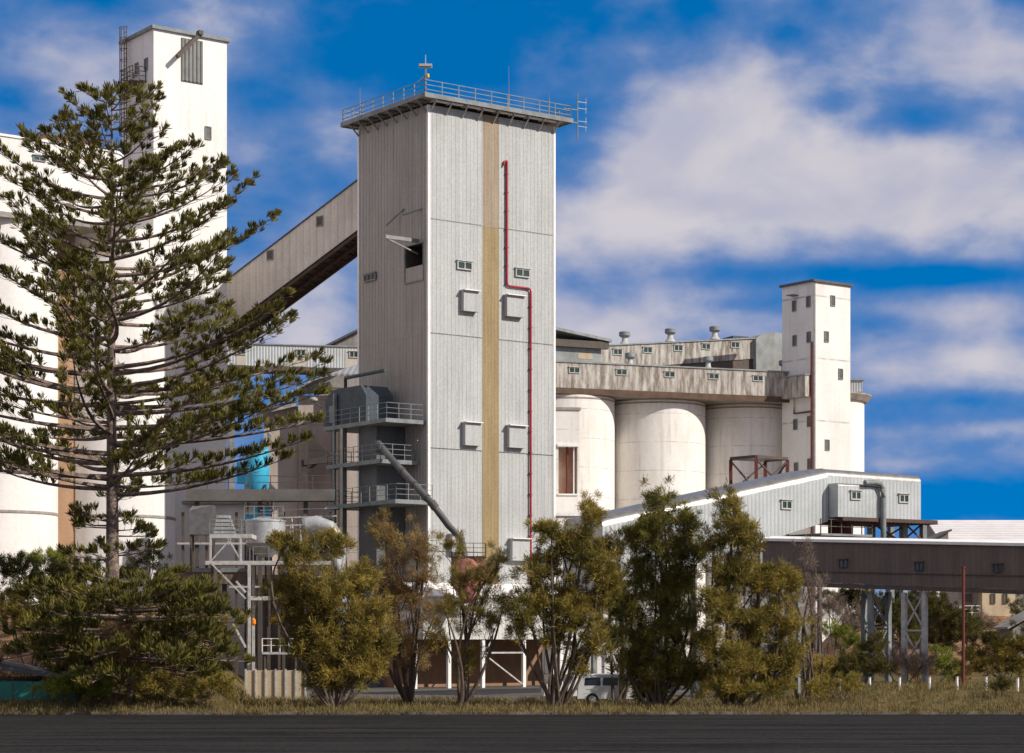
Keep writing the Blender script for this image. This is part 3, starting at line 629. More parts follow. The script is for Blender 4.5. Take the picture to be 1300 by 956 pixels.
# white lower sheds behind clutter (right of left tower)
t = thing('low_shed', 'low pale shed wall with a flat roof behind the pipework between the towers', 'shed')
a = W3(222, 640, 178); b = W3(332, 640, 178)
MB().box(a.x, b.x, 178, 188, 0, a.z).build('wall', 'white_weathered', t); MB().box(a.x-.3, b.x+.3, 177.5, 188.3, a.z+.003, a.z+.25).build('roof', 'concrete', t)
# cyan dust collectors
def cyan(px, ytop, ybot, r, lab, Y=163.5):
    c = W3(px, ybot, Y); zt = W3(0, ytop, Y).z; t = thing('dust_collector', lab, 'dust collector', (c.x, Y, c.z), 0, 'cyan dust collectors')
    h = zt-c.z
    MB().lathe([(r*.3, -.9), (r, .05), (r, h-.35), (r*.9, h-.1), (r*.5, h)], n=28).build('body', 'cyan', t, True)
    f = MB(); f.box(-r-.55, -r+.1, -.35, .35, .3, h*.6); f.build('filter_box', 'cyan', t)
    f = MB(); railing(f, [(-r, -r, h), (r, -r, h), (r, r, h)], .9, 2, .7, .025); f.build('railing', 'grey_steel', t)
    for sx in (-1, 1):
        for sy in (-1, 1): MB().bar((sx*r*.8, sy*r*.8, .2), (sx*r*.8, sy*r*.8, -c.z), .14).build('leg', 'dark_steel', t)
cyan(326, 566, 619, .95, 'tall bright cyan dust collector drum beside the concrete bins')
cyan(333, 644, 668, .75, 'short cyan drum just below the walkway under the tall cyan collector', 161)

# covered walkway, platforms
t = thing('walkway_bridge', 'dark grey walkway bridge running level between the pine and the stair tower', 'bridge')
a = W3(236, 640, 159.5); b = W3(424, 634, 159.5); zt = W3(0, 621, 159.5).z
f = MB(); f.box(a.x, b.x, 159.5, 161, b.z-.1, zt); f.build('deck', mat('dull walkway steel', (.15, .14, .13), (.10, .095, .085), .8, ns=(.6, .6, .6), streak=((.2, .15, .1), .4)), t)
f = MB(); railing(f, [(a.x, 159.55, zt), (b.x, 159.55, zt)], 1.0, 2, 1.6, .03); f.build('railing', 'dark_steel', t)
f = MB()
for px in (250, 330, 388): p = W3(px, 700, 160.2); f.box(p.x-.15, p.x+.15, 160.1, 160.4, 0, b.z-.12)
f.build('post', 'dark_steel', t)
t = thing('steel_platform', 'pale steel platform tower with diagonal bracing and white edge beams left of the silver tank', 'platform')
Yp = 152
x0 = W3(266, 0, Yp).x; x1 = W3(306, 0, Yp).x; x2 = W3(316, 0, Yp).x
zt = W3(0, 678, Yp).z; zm = W3(0, 712, Yp).z; zz_ = W3(0, 757, Yp).z
for z, xa, xb in ((zt, x0, W3(320, 0, Yp).x), (zm, x0-.3, W3(420, 0, Yp).x), (zz_, x2, W3(350, 0, Yp).x)):
    MB().box(xa, xb, Yp, Yp+2.6, z-.28, z).build('deck', 'pale_steel', t)
f = MB(); railing(f, [(x0, Yp+.05, zt), (W3(320, 0, Yp).x, Yp+.05, zt)], 1.05, 3, .7, .025); railing(f, [(x2+.3, Yp+.05, zm), (W3(420, 0, Yp).x, Yp+.05, zm)], 1.0, 2, 1.2, .025); f.build('railing', 'grey_steel', t)
f = MB()
for x in (x0, x1-.1): f.box(x, x+.14, Yp, Yp+.14, zm, zt-.29)
f.box(x2-.08, x2+.12, Yp-.05, Yp+.15, .0, zm-.29); f.box(x2-.08, x2+.12, Yp+2.35, Yp+2.55, .0, zm-.29); f.box(x0, x0+.2, Yp+2.3, Yp+2.5, 0, zm-.29)
f.build('post', 'pale_steel', t)
f = MB(); f.bar((x0+.1, Yp+.07, zm), (x1-.7, Yp+.07, zt-.3), .09); f.bar((x1, Yp+.07, zm), (x0+1.3, Yp+.07, zt-.3), .09); f.bar(W3(268, 715, Yp), W3(312, 760, Yp), .1); f.bar(W3(296, 792, Yp), W3(312, 822, Yp), .14); f.bar(W3(300, 738, Yp), W3(312, 752, Yp), .14)
f.build('brace', 'pale_steel', t)
t = thing('blower_unit', 'small ribbed grey blower unit on the top deck of the pale steel platform', 'machine', (W3(283, 0, Yp).x, Yp+1.2, zt))
f = MB()
for k in range(5): f.box(-.75+k*.05, .75-k*.1, -.5, .5, .05+k*.28, .25+k*.28)
f.build('body', 'silver', t); MB().tube([(.5, 0, .3), (1.1, -.1, .25), (1.3, -.1, .8)], .13).build('duct', 'galv_plain', t)
t = thing('filter_cabinet', 'grey wedge topped filter cabinet behind the pale steel platform', 'machine', (W3(256, 0, 155).x, 155, 0))
zc = W3(0, 668, 155).z; zt2 = W3(0, 641, 155).z
MB().loft([[(-.9+d, 0, zc-.6), (-.9+d, 1.5, zc-.6), (-.9+d, 1.5, zt2), (-.9+d, .0, zt2 if d else zt2-.4)] for d in (0, 1.7)]).build('body', 'galv_plain', t)
for x in (-1, .9):
    for y in (.1, 1.2): MB().box(x*.8-.07, x*.8+.07, y, y+.14, 0, zc-.6).build('leg', 'dark_steel', t)
# silver tank + big bend pipe
t = thing('silver_tank', 'silver round tank beside the pale steel platform', 'tank', (W3(337, 0, 157).x, 157, 0))
zt = W3(0, 663, 157).z; zb = W3(0, 690, 157).z
MB().lathe([(.5, zb-1), (1.45, zb), (1.45, zt), (1.5, zt+.02), (1.5, zt+.12), (.4, zt+.4)], n=32).build('barrel', 'silver', t, True)
f = MB(); railing(f, [(-1.4, -1, zt+.1), (1.4, -1, zt+.1)], 1, 2, .7, .03); f.build('railing', 'grey_steel', t)
for sx in (-1, 1): MB().bar((sx, 0, 0), (sx, 0, zb), .16).build('leg', 'dark_steel', t)
t = thing('bend_pipe', 'fat silver pipe bending down behind the olive tree near the stair tower', 'pipe')
MB().tube([W3(385, 668, 154), W3(402, 664, 154), W3(418, 670, 154), W3(428, 684, 154), W3(431, 705, 154), W3(432, 745, 154), W3(432, 866, 154)], .55, 14).build('pipe', 'silver', t, True)
f = MB(); f.tube([W3(430, 700, 154), W3(430.3, 704, 154)], .68, 14); f.tube([W3(386, 667.5, 154), W3(389, 667, 154)], .68, 14); f.build('flange', 'grey_steel', t)
# pipe rack clutter
t = thing('pipe_rack', 'rack of thin grey pipes and rails under the walkway bridge', 'pipe rack')
f = MB(); rr = random.Random(4)
for k in range(10):
    x = W3(338+k*9, 0, 160).x; z = W3(0, 645+rr.random()*8, 160).z; f.bar((x, 160, W3(0, 700, 160).z), (x+rr.uniform(-.5, .5), 160.4, z), .07)
for yy in (648, 658, 668): f.bar(W3(330, yy, 160), W3(428, yy-3, 160), .08)
for yy in (690, 745): f.bar(W3(225, yy, 160), W3(330, yy, 160), .14)
f.build('pipe', 'pale_steel', t)
f = MB()
for px in (232, 262, 300, 360, 420): p = W3(px, 700, 160.2); f.box(p.x-.1, p.x+.1, 160.2, 160.4, 0, W3(0, 650, 160).z)
f.build('post', 'dark_steel', t)
t = thing('conveyor_box', 'low dark conveyor box behind the young pine, left of the steel post', 'conveyor')
a = W3(215, 722, 156); b = W3(312, 757, 156); f = MB(); f.box(a.x, b.x, 156, 158, b.z+.9, a.z); f.build('body', 'dark_clad', t)
f = MB(); f.box(a.x, b.x, 155.9, 155.997, a.z-.25, a.z+.05); f.build('edge_beam', 'grey_steel', t)
for px in (240, 285): p = W3(px, 0, 157); MB().box(p.x-.15, p.x+.15, 156.8, 157.2, 0, b.z+.9).build('leg', 'dark_steel', t)
t = thing('machine_hall', 'dark brown machinery hall in the shade behind the olive tree', 'building')
a = W3(318, 735, 168); b = W3(462, 735, 168)
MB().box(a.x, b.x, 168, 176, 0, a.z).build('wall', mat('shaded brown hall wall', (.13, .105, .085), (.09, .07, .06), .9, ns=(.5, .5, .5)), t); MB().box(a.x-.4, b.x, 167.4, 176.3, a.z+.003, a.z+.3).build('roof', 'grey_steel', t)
f = MB(); 
for k in range(3): x = a.x+1.2+k*2.8; f.box(x, x+1.8, 167.9, 167.997, .1, 3.4)
f.build('door', 'dark_steel', t)
for px, py, lab in ((322, 790, 'round orange lamp hanging near the pale steel post'), (350, 786, 'flat orange lamp box beside the olive tree')):
    c = W3(px, py, 150); t = thing('warning_lamp', lab, 'lamp', c)
    MB().lathe([(.03, .3), (.14, .2), (.16, -.1), (.05, -.25)], n=12).build('lamp_shade', 'orange', t, True) if px < 340 else MB().box(-.28, .28, -.1, .1, -.13, .13).build('lamp_shade', 'orange', t)
    MB().bar((0, 0, .2), (0, .9, 1.2), .04).build('bracket', 'dark_steel', t)
t = thing('loading_step', 'low railed loading step under the pale steel platform', 'platform')
a = W3(333, 828, 150); b = W3(378, 828, 150); f = MB(); f.box(a.x, b.x, 150, 151.6, a.z-.15, a.z); f.build('deck', 'pale_steel', t)
f = MB(); railing(f, [(a.x, 150, a.z), (b.x, 150, a.z)], .95, 2, .55, .03); f.build('railing', 'white_trim', t)
for x in (a.x+.1, b.x-.2): MB().box(x, x+.12, 150.1, 150.3, 0, a.z-.16).build('leg', 'dark_steel', t)
t = thing('panel_fence', 'low white panel fence beside the young pine and the olive tree', 'fence')
a = W3(312, 851, 128); b = W3(388, 851, 128)
MB().box(a.x, b.x, 128, 128.06, .1, a.z).build('panel', 'cream', t)
f = MB()
n = 7
for i in range(n): x = a.x+(b.x-a.x)*i/(n-1); f.box(x-.05, x+.05, 127.9, 127.99, 0, a.z+.08)
f.build('post', 'pale_steel', t)

# ------------------------------------------------------------------ SILO ROW (centre right)
A2 = R(25)
FR = Frame(832, 246, A2); RR = 5.7; S2 = 11.7; ZR = 30.3
labs = {-2: 'weathered white silo hidden just behind the grey tower', -1: 'weathered white silo with a shadow arc, nearest the grey tower', 0: 'weathered white silo in the middle of the row, with faint pour lines', 1: 'shaded stained silo at the right end of the row beside the right tower'}
for k in (-2, -1, 0, 1):
    t = thing('concrete_silo', labs[k], 'silo', world(FR, k*S2, 0, 0), k*.9, 'weathered silos in the row')
    MB().lathe([(RR, 0), (RR, ZR), (RR-.15, ZR+.15)], n=96).build('barrel', 'white_weathered', t, True)
    f = MB(); f.lathe([(RR+.02, ZR-.35), (RR+.06, ZR-.33), (RR+.06, ZR-.2), (RR+.02, ZR-.18)], n=96, cap=False); f.build('ring', 'concrete', t, True)
FRG = Frame(832, 246, R(19.5))
G = FRG.root('roof_gallery', 'long blotched fibre cement gallery with windows along the tops of the weathered silos', 'gallery')
gy = -RR-.95
gx0 = FRG.front(650, 470, gy)[0]; gx1, gz1 = FRG.front(1022, 475, gy); gz0 = FRG.front(1020, 502, gy)[1]
gz1b = FRG.front(720, 459, gy)[1]; gz1 = (gz1+gz1b)/2; gz0 = ZR+.55
MB().box(gx0, gx1, gy, gy+3.2, gz0, gz1).build('wall', 'asbestos', G)
MB().box(gx0, gx1+.1, gy-.12, gy+3.4, gz1+.003, gz1+.15).build('roof', 'asb_grey', G)
MB().box(gx0, gx1+.05, gy-.1, 6.2, ZR+.16, ZR+.545).build('slab', 'concrete', G)
f = MB(); f.box(gx0, gx1+.05, gy-.14, gy-.102, ZR+.1, ZR+.75); f.build('edge_beam', mat('brown stained edge', (.12, .075, .05), (.08, .05, .035), .8), G)
for px in (729, 789, 850, 906, 962, 1016): x = FRG.front(px, 466, gy)[0]; window_f(G, x-.65, x+.65, gz1-1.15, gz1-.5, gy, frame='pale_steel')
# vent cowls
def cowl(x, y, z, r, lab, fr=FRG):
    t = thing('roof_ventilator', lab, 'ventilator', world(fr, x, y, z), 0, 'galvanised roof ventilators')
    MB().lathe([(r*1.1, -.1), (r*.55, .35), (r*.5, .7), (r*.5, 1.0)], n=16).build('throat', 'pale_steel', t, True)
    MB().lathe([(r*.75, .8), (r*1.05, .95), (r*1.05, 1.35), (r*.95, 1.42), (r*.3, 1.5)], n=16).build('cowl', 'grey_steel', t, True)
for px, l in ((800, 'ventilator on the lower gallery just right of the grey tower'), (899, 'ventilator in the middle of the lower gallery roof'), (995, 'pale ventilator on the lower gallery beside the right tower')):
    x = FRG.front(px, 466, gy+1.6)[0]; cowl(x, gy+1.6, gz1+.15, .55, l)
# upper sloping gallery
UY = 2.2
t = FR.root('upper_gallery', 'blotched grey upper gallery climbing gently behind the lower one towards the right tower', 'gallery')
ua = FR.front(752, 440, UY); ub = FR.front(962, 430, UY); uc = FR.front(752, 470, UY); ud = FR.front(962, 455, UY)
f = MB(); f.loft([[(ua[0], UY, uc[1]), (ua[0], UY+3, uc[1]), (ua[0], UY+3, ua[1]), (ua[0], UY, ua[1])], [(ub[0], UY, ud[1]), (ub[0], UY+3, ud[1]), (ub[0], UY+3, ub[1]), (ub[0], UY, ub[1])]]); f.build('wall', 'asbestos', t)
f = MB(); f.loft([[(ua[0], UY-.15, ua[1]+.003), (ua[0], UY+3.2, ua[1]+.003), (ua[0], UY+3.2, ua[1]+.15), (ua[0], UY-.15, ua[1]+.15)], [(ub[0], UY-.15, ub[1]+.003), (ub[0], UY+3.2, ub[1]+.003), (ub[0], UY+3.2, ub[1]+.15), (ub[0], UY-.15, ub[1]+.15)]]); f.build('roof', 'asb_grey', t)
f = MB(); f.loft([[(ua[0], UY+.1, ZR+.6), (ua[0], UY+2.9, ZR+.6), (ua[0], UY+2.9, uc[1]-.01), (ua[0], UY+.1, uc[1]-.01)], [(ub[0], UY+.1, ZR+.6), (ub[0], UY+2.9, ZR+.6), (ub[0], UY+2.9, ud[1]-.01), (ub[0], UY+.1, ud[1]-.01)]]); f.build('support_wall', 'dark_steel', t)
for px, py in ((784, 447), (822, 444.5), (861, 442), (896, 440), (933, 438)):
    x, z = FR.front(px, py, UY); window_f(t, x-.6, x+.6, z-.35, z+.35, UY, frame='pale_steel')
for px, py, l in ((793, 437, 'leftmost ventilator on the upper gallery'), (851, 433, 'middle ventilator on the upper gallery'), (907.5, 430, 'rightmost ventilator on the upper gallery')):
    x, z = FR.front(px, py, UY+1.2); cowl(x, UY+1.2, z, .62, l, FR)
# curved-top block by the right tower
t = FR.root('transfer_house', 'grey fibre cement house with a rounded top between the upper gallery and the right tower', 'building')
x0 = FR.front(960, 440, UY-.6)[0]; x1 = FR.front(1010, 440, UY-.6)[0]; zt = FR.front(975, 421, UY-.6)[1]
poly = [(x0, ZR+.6), (x1, ZR+.6), (x1, zt-1.1)]+[(x0+(x1-x0)*(1-k/10), zt-1.1+1.1*math.sin(PI*(.12+.76*k/10))) for k in range(1, 10)]+[(x0, zt-.9)]
MB().loft([[(x, y, z) for x, z in poly] for y in (UY-.6, UY+4)]).build('wall', 'asb_grey', t)
MB().box(x0-2.2, x0-.01, UY+1, UY+3.4, zt-2.4, zt-.5).build('side_box', 'slate_steel', t)
# stepped roof building beside the tower
t = FR.root('stepped_roof_house', 'grey house with a stepped monitor roof just right of the grey tower', 'building')
YH = 1.0
x0 = FR.front(690, 430, YH)[0]; x1, z1 = FR.front(771, 434, YH); zl = FR.front(771, 458, YH)[1]; zt = FR.front(707, 421, YH)[1]
MB().box(x0, x1-.8, YH, YH+6, ZR+.6, z1-.2).build('wall', 'asb_grey', t)
f = MB(); f.loft([[(x0, y, z1+1.0), (x1+.2, y, z1-.1), (x1+.2, y, z1+.2), (x0, y, z1+1.35)] for y in (YH-.8, YH+6.5)]); f.build('roof', 'asb_grey', t)
f = MB(); f.box(x0, x1-.1, YH-.6, YH-.01, z1-.9, z1-.11); f.build('eaves_box', 'dark_steel', t)
px0 = FR.front(734, 446, YH)[0]; MB().box(px0, px0+1.8, YH-.03, YH-.002, z1-2.1, z1-1.45).build('cream_panel', 'cream', t)
f = MB(); f.loft([[(x0, YH-3.5, ZR+2.2), (x1-.5, YH-3.5, ZR+2.2), (x1+.8, YH-.02, ZR+3.8), (x0, YH-.02, ZR+3.8)], [(x0, YH-3.5, ZR+2.35), (x1-.5, YH-3.5, ZR+2.35), (x1+.8, YH-.02, ZR+3.95), (x0, YH-.02, ZR+3.95)]]); f.build('lean_to_roof', 'asb_grey', t)
# white annex between tower and silo
FAx = Frame(700, 226, R(8))
t = FAx.root('white_annex', 'low white annex with a tall brick coloured opening between the grey tower and the silos', 'building')
x0 = FAx.front(690, 560)[0]; x1, zt = FAx.front(735.5, 521); zb = 0
ox0, oz1 = FAx.front(709, 567); ox1, oz0 = FAx.front(733, 627)
f = MB(); f.box(x0, ox0, 0, 5, 0, zt); f.box(ox1, x1, 0, 5, 0, zt); f.box(ox0, ox1, 0, 5, oz1, zt); f.box(ox0, ox1, 0, 5, 0, oz0); f.build('wall', 'white_weathered', t)
f = MB(); f.box(ox0, ox1, 1.0, 1.2, oz0, oz1); f.build('recess', mat('pale brick', (.42, .22, .14), (.5, .36, .26), .9, ns=(.7, .7, .7)), t)
f = MB(); f.box(ox0-.15, ox1+.15, -.25, -.003, oz1, oz1+.25); f.box(ox0-.1, ox1+.1, -.15, -.003, oz0-.15, oz0); f.box(ox1-.4, ox1-.25, .2, .35, oz0, oz1); f.build('sill', 'white_trim', t)
MB().tube([((ox0+ox1)/2, .5, oz0), ((ox0+ox1)/2, .5, oz1)], .12).build('pipe', 'redbrown', t)
MB().box(x0, x1+.15, -.12, 5.2, zt+.003, zt+.3).build('roof', 'concrete', t)
f = MB(); f.box(FAx.front(781, 510, 6)[0], FAx.front(811, 510, 6)[0], 6, 7, ZR-1.5, ZR-.6)
# lower white building below annex
t = FAx.root('lower_block', 'plain white lower block with a flat cornice behind the trees right of the grey tower', 'building')
x1 = FAx.front(760, 650, -6)[0]; zt = FAx.front(720, 655, -6)[1]
MB().box(x0, x1+8, -6, -1, 0, zt).build('wall', 'white', t); MB().box(x0, x1+8.2, -6.2, -.8, zt+.003, zt+.3).build('roof', 'white_trim', t)

# ------------------------------------------------------------------ RIGHT TOWER
FT = Frame(1033, 241, A)
WT = FT.side(993, 500)[0]; LT = FT.front(1079.5, 500)[0]; ZTT = FT.front(1033, 357.5)[1]
T = FT.root('elevator_tower', 'slim white elevator tower with scattered small windows at the right end of the silo row', 'tower')
MB().box(0, LT, 0, WT, 0, ZTT).build('wall', mat('white painted concrete tower', (.74, .72, .68), (.66, .63, .59), .8, ns=(.2, .2, .1), streak=((.46, .40, .34), .30), bump=.004, bscale=3, grid=7, fine=.05), T)
MB().box(-.25, LT+.2, -.25, WT+.25, ZTT+.003, ZTT+.25).build('roof', 'roof_dark', T)
MB().box(-.04, .25, -.04, -.003, 0, ZTT-.01).build('edge_strip', 'galv_plain', T)
for (cx, cy) in ((1057, 382), (1049, 427.5), (1067, 475), (1050, 565)):
    x, z = FT.front(cx, cy); window_f(T, x-.34, x+.34, z-.62, z+.62, 0, n=1, hood=False, pane='dim_glass')
for (cx, cy) in ((1026.5, 383), (1008.5, 388.5), (1027, 428), (1009, 432.5), (1027.5, 535), (1010, 539), (1011, 594), (1028, 589)):
    y, z = FT.side(cx, cy); window_f(T, y-.32, y+.32, z-.62, z+.62, 0, n=1, hood=False, axis='y', pane='dim_glass')
ya, za = FT.side(1022, 476, -1.0); _, zb9 = FT.side(1022, 503, -1.0); yb9 = FT.side(985, 480, -1.0)[0]
MB().box(-1.0, -.003, ya, yb9+1.5, zb9, za).build('gallery_bay', 'asbestos', T); MB().box(-1.1, -.003, ya-.1, yb9+1.5, za+.003, za+.13).build('bay_roof', 'asb_grey', T)
y, z = FT.side(1010, 376); f = MB(); f.box(-1.0, -.02, y-.5, y+.5, z, z+.1); f.build('hood', 'grey_steel', T)
ya, za = FT.side(1030.5, 434, -.15); f = MB(); f.tube([(-.15, ya, za), (-.15, ya, 2)], .13, 8)
yb, zb2 = FT.side(1008, 525, -.15); _, zc2 = FT.side(1030, 519, -.15); f.tube([(-.15, ya, zc2-.3), (-.15, yb, zc2-.3), (-.15, yb, zc2+2.2)], .1, 8)
o = f.build('pipe', 'redbrown', T, True); o['label'] = 'dark red pipe with a branch down the shaded side'
# back silo + little gallery
c = (447/F*266-RR-.05, 266)
t = thing('concrete_silo', 'white silo partly hidden behind the right tower', 'silo', (c[0], c[1], 0)); ztp = EYE+(HY-508)/F*262
MB().lathe([(RR, 0), (RR, ztp)], n=64).build('barrel', 'white', t, True)
MB().lathe([(RR+.35, ztp+.003), (RR+.9, ztp+.7), (RR+.9, ztp+.85), (RR, ztp+1.0)], n=64).build('rim', 'concrete', t, True)
t = thing('end_gallery', 'short ribbed gallery end jutting out past the right side of the right tower', 'gallery', (0, 0, 0))
a = W3(1070, 505, 262); b = W3(1095, 505, 262)
MB().box(a.x, b.x, 262, 266, ztp+1.02, W3(0, 483, 262).z).build('wall', 'galv', t); MB().box(a.x, b.x+.2, 261.8, 266.2, W3(0, 483, 262).z+.003, W3(0, 481, 262).z).build('roof', 'asb_grey', t)

# ------------------------------------------------------------------ steel frame over inclined gallery
t = thing('rusty_scaffold', 'open rusty steel frame with cross braces standing in front of the shaded silo', 'scaffold')
Yf = 170; xs_ = [W3(p, 0, Yf).x for p in (933, 960)]; xb_ = [W3(p, 0, Yf+3.5).x for p in (972, 1000)]
zt = W3(0, 581, Yf).z; f = MB(); zbm = 10.5
q = [(W3(931, 0, Yf).x, Yf+2), (W3(960, 0, Yf).x, Yf), (W3(1000, 0, Yf+2).x, Yf+2.2), (W3(972, 0, Yf+4).x, Yf+4.2)]
for (x, y) in q: f.box(x-.13, x+.13, y-.13, y+.13, zbm, zt)
f.build('post', 'redbrown', t)
f = MB()
for (a, b) in zip(q, q[1:]+q[:1]): f.bar((*a, zt+.1), (*b, zt+.1), .22)
f.bar((*q[0], zt), (*q[2], zt+.05), .12); f.build('beam', 'dark_steel', t)
f = MB()
for (a, b) in zip(q, q[1:]+q[:1]): f.bar((*a, zt-.1), (*b, zt-2.6), .12)
f.bar((*q[2], zt-.1), (*q[1], zt-2.6), .1); f.build('brace', 'dark_steel', t)
f = MB(); f.box(q[0][0], q[2][0], Yf-.1, Yf+4.4, zbm-.5, zbm-.01)
for (x, y) in q: f.box(x-.2, x+.2, y-.2, y+.2, 0, zbm-.5)
f.build('base', 'concrete', t)

# ------------------------------------------------------------------ TRANSFER STATION + inclined gallery (right foreground)
A3 = R(32)
FC = Frame(1048, 144, A3)
def prof_round(y0, y1, zb, zt, r, n=6):
    p = [(y0, zb), (y1, zb)]
    p += [(y1-r+r*math.cos(k*PI/2/n), zt-r+r*math.sin(k*PI/2/n)) for k in range(n+1)]
    p += [(y0+r-r*math.sin(k*PI/2/n), zt-r+r*math.cos(k*PI/2/n)) for k in range(n+1)]
    return p
T = FC.root('transfer_station', 'ribbed galvanised transfer station with rounded roof, small windows and a curved vent pipe', 'building')
L3 = FC.front(1169, 630)[0]; zt = FC.front(1040, 594)[1]; zb = FC.front(1055, 658)[1]; zt2 = FC.front(1169, 603)[1]; zb2 = FC.front(1169, 661)[1]
DP = 4.0
def wall_roof(rings_fn, xs, T_, m1, m2):
    pass
def gal(T_, xa, xb, y0, y1, za, zta, zb_, ztb, r, nm=('wall', 'roof'), mats=('galv', 'galv_plain')):
    k = 6
    pr = lambda x, zl, zh: [(x, y, z) for y, z in prof_round(y0, y1, zl, zh, r, k)]
    A_, B_ = pr(xa, za, zta), pr(xb, zb_, ztb)
    n = len(A_); f = MB(); f.v = A_+B_
    # walls: bottom, far side, near side + ends
    wi = [n-1, 0, 1]
    f.f = [(i, (i+1) % n, n+(i+1) % n, n+i) for i in wi]+[tuple(range(n))[::-1], tuple(range(n, 2*n))]
    o1 = f.build(nm[0], mats[0], T_)
    g = MB(); g.v = A_+B_; g.f = [(i, (i+1) % n, n+(i+1) % n, n+i) for i in range(2, n-1)]
    o2 = g.build(nm[1], mats[1], T_, True); return o1, o2
gal(T, .05, L3, 0, DP, zb, zt, zb2, zt2, .55)
MB().box(.03, .18, -.05, -.002, zb+.1, zt-.5).build('joint_strip', 'white_trim', T)
for px in (1087, 1147):
    pass
x, z = FC.front(1147, 633); window_f(T, x-.45, x+.45, z-.3, z+.3, 0, frame='pale_steel')
# bay
bx0 = FC.front(1064, 634, -1.2)[0]; bx1 = FC.front(1118, 634, -1.2)[0]; bz1 = FC.front(1064, 613, -1.2)[1]; bz0 = FC.front(1064, 656, -1.2)[1]
bay, _ = gal(T, bx0, bx1, -1.2, -.003, bz0, bz1, bz0, bz1, .2, ('bay', 'bay_roof'))
x, z = FC.front(1086, 629, -1.2); window_f(bay, x-.45, x+.45, z-.3, z+.3, -1.2, frame='pale_steel')
# vent pipe
pts = [FC.front(x, y, -1.45) for x, y in ((1098, 613), (1110, 612.5), (1117, 614), (1120.5, 620), (1121.5, 632), (1121.5, 690))]
MB().tube([(a, -1.45, b) for a, b in pts], .19, 12).build('vent_pipe', 'grey_steel', T, True)
f = MB(); f.box(.4, L3+.35, -1.3, DP+.1, zb2-.28, zb2-.03); f.build('floor_beam', mat('brown floor beam', (.10, .055, .045), (.06, .045, .04), .8), T)
f = MB(); n = 26
for i in range(n): x = .6+(L3-.4)*i/(n-1); f.bar((x, -1.5, zb2-.3), (x, -.2, zb2-.3), .05)
f.build('grating', 'dark_steel', T)
for px, wd in ((1147, .42), (1172, .36)):
    x = FC.front(px, 675, .3)[0]
    for yy in (.3, DP-.4): MB().box(x-wd/2, x+wd/2, yy-wd/2, yy+wd/2, 0, zb2-.29).build('column', 'grey_steel', T)
f = MB(); xa = FC.front(1147, 675, .3)[0]; xb = FC.front(1172, 675, .3)[0]; xc = FC.front(1105, 675, .3)[0]
za = FC.front(1147, 663, .3)[1]; zc = FC.front(1147, 686, .3)[1]
f.bar((xa, .3, za), (xb, .3, zc), .1); f.bar((xa, .3, zc), (xb, .3, za), .1); f.bar((xc, .3, za), (xa, .3, zc-.3), .14); f.bar((xa, .3, za-.3), (xa-2, .3, zc), .1); f.build('brace', 'dark_steel', T)
f = MB(); hx = FC.front(1072, 670, .6)[0]; f.lathe([(.3, zb-2.4), (.85, zb-1.0), (.85, zb-.3)], (hx, 1.0), 16); f.build('chute', 'redbrown', T)
zw = FC.front(1072, 678, -.8)[1]; xa = FC.front(1040, 678, -.8)[0]; xb = FC.front(1105, 678, -.8)[0]
f = MB(); f.box(xa, xb, -1.0, 2.5, zw-.15, zw); o = f.build('service_deck', 'grey_steel', T)
f = MB(); railing(f, [(xa, -.95, zw), (xb, -.95, zw)], .95, 2, .9, .03); f.build('railing', 'dark_steel', o)
f = MB()
for px in (1042, 1104): x = FC.front(px, 680, 1)[0]; f.box(x-.12, x+.12, 1, 1.24, 0, zw-.16)
f.build('post', 'dark_steel', T)
# the inclined part
T = FC.root('inclined_gallery', 'ribbed galvanised inclined gallery with rounded roof rising behind the trees to the transfer station', 'conveyor gallery')
pL, pR = 765, 1049
xL, ztL = FC.front(pL, 655, -.25); xR, ztR = FC.front(1030, 592.5, -.25); zbL = FC.front(pL, 745, -.25)[1]; zbR = FC.front(1038, 662, -.25)[1]
xm = FC.front(964, 620, -.25)[0]; zbm_ = FC.front(964, 686.5, -.25)[1]; xr2 = FC.front(1038, 640, -.25)[0]
xend = -.01
sl = (zbR-zbm_)/(xr2-xm)
gal(T, xL, xend, -.25, DP+.25, zbR-sl*(xr2-xL), ztL, zbR+sl*.1, ztR+.0, .7)
x, z = FC.front(998, 641, -.25); window_f(T, x-.45, x+.45, z-.3, z+.3, -.25, frame='pale_steel')
f = MB()
for k in range(3): x = xL+2+k*5.5; zz2 = zbR-sl*(xr2-x)-.05; f.box(x-.15, x+.15, .2, .5, 0, zz2-.2); f.box(x-.15, x+.15, DP-.5, DP-.2, 0, zz2-.2); f.bar((x, .35, .5), (x, DP-.35, zz2-.6), .12)
f.build('trestle', 'grey_steel', T)

# ------------------------------------------------------------------ DARK GALLERY
pa, pb = W3(968, 686.5, 135), W3(1345, 694, 121.5)
dv = Vector((pb.x-pa.x, pb.y-pa.y)); LD = dv.length; AD = math.atan2(dv.y, dv.x)
T = thing('shaded_gallery', 'long dark brown conveyor gallery with three dim windows running off the right edge', 'conveyor gallery', (pa.x, pa.y, 0), AD)
FDk = Frame(0, 1, AD); FDk.o = Vector((pa.x, pa.y))
z0a = FDk.front(1052, 740)[1]; z0b = FDk.front(1300, 748.5)[1]; xA = FDk.front(1052, 740)[0]; xB = FDk.front(1300, 740)[0]; sb = (z0b-z0a)/(xB-xA)
st = (pb.z-pa.z)/LD
f = MB(); rg = lambda x: [(x, 0, z0a+sb*(x-xA)), (x, 2.6, z0a+sb*(x-xA)), (x, 2.6, pa.z+st*x-.02), (x, 0, pa.z+st*x-.02)]
f.loft([rg(0), rg(LD)]); f.build('wall', 'dark_clad', T)
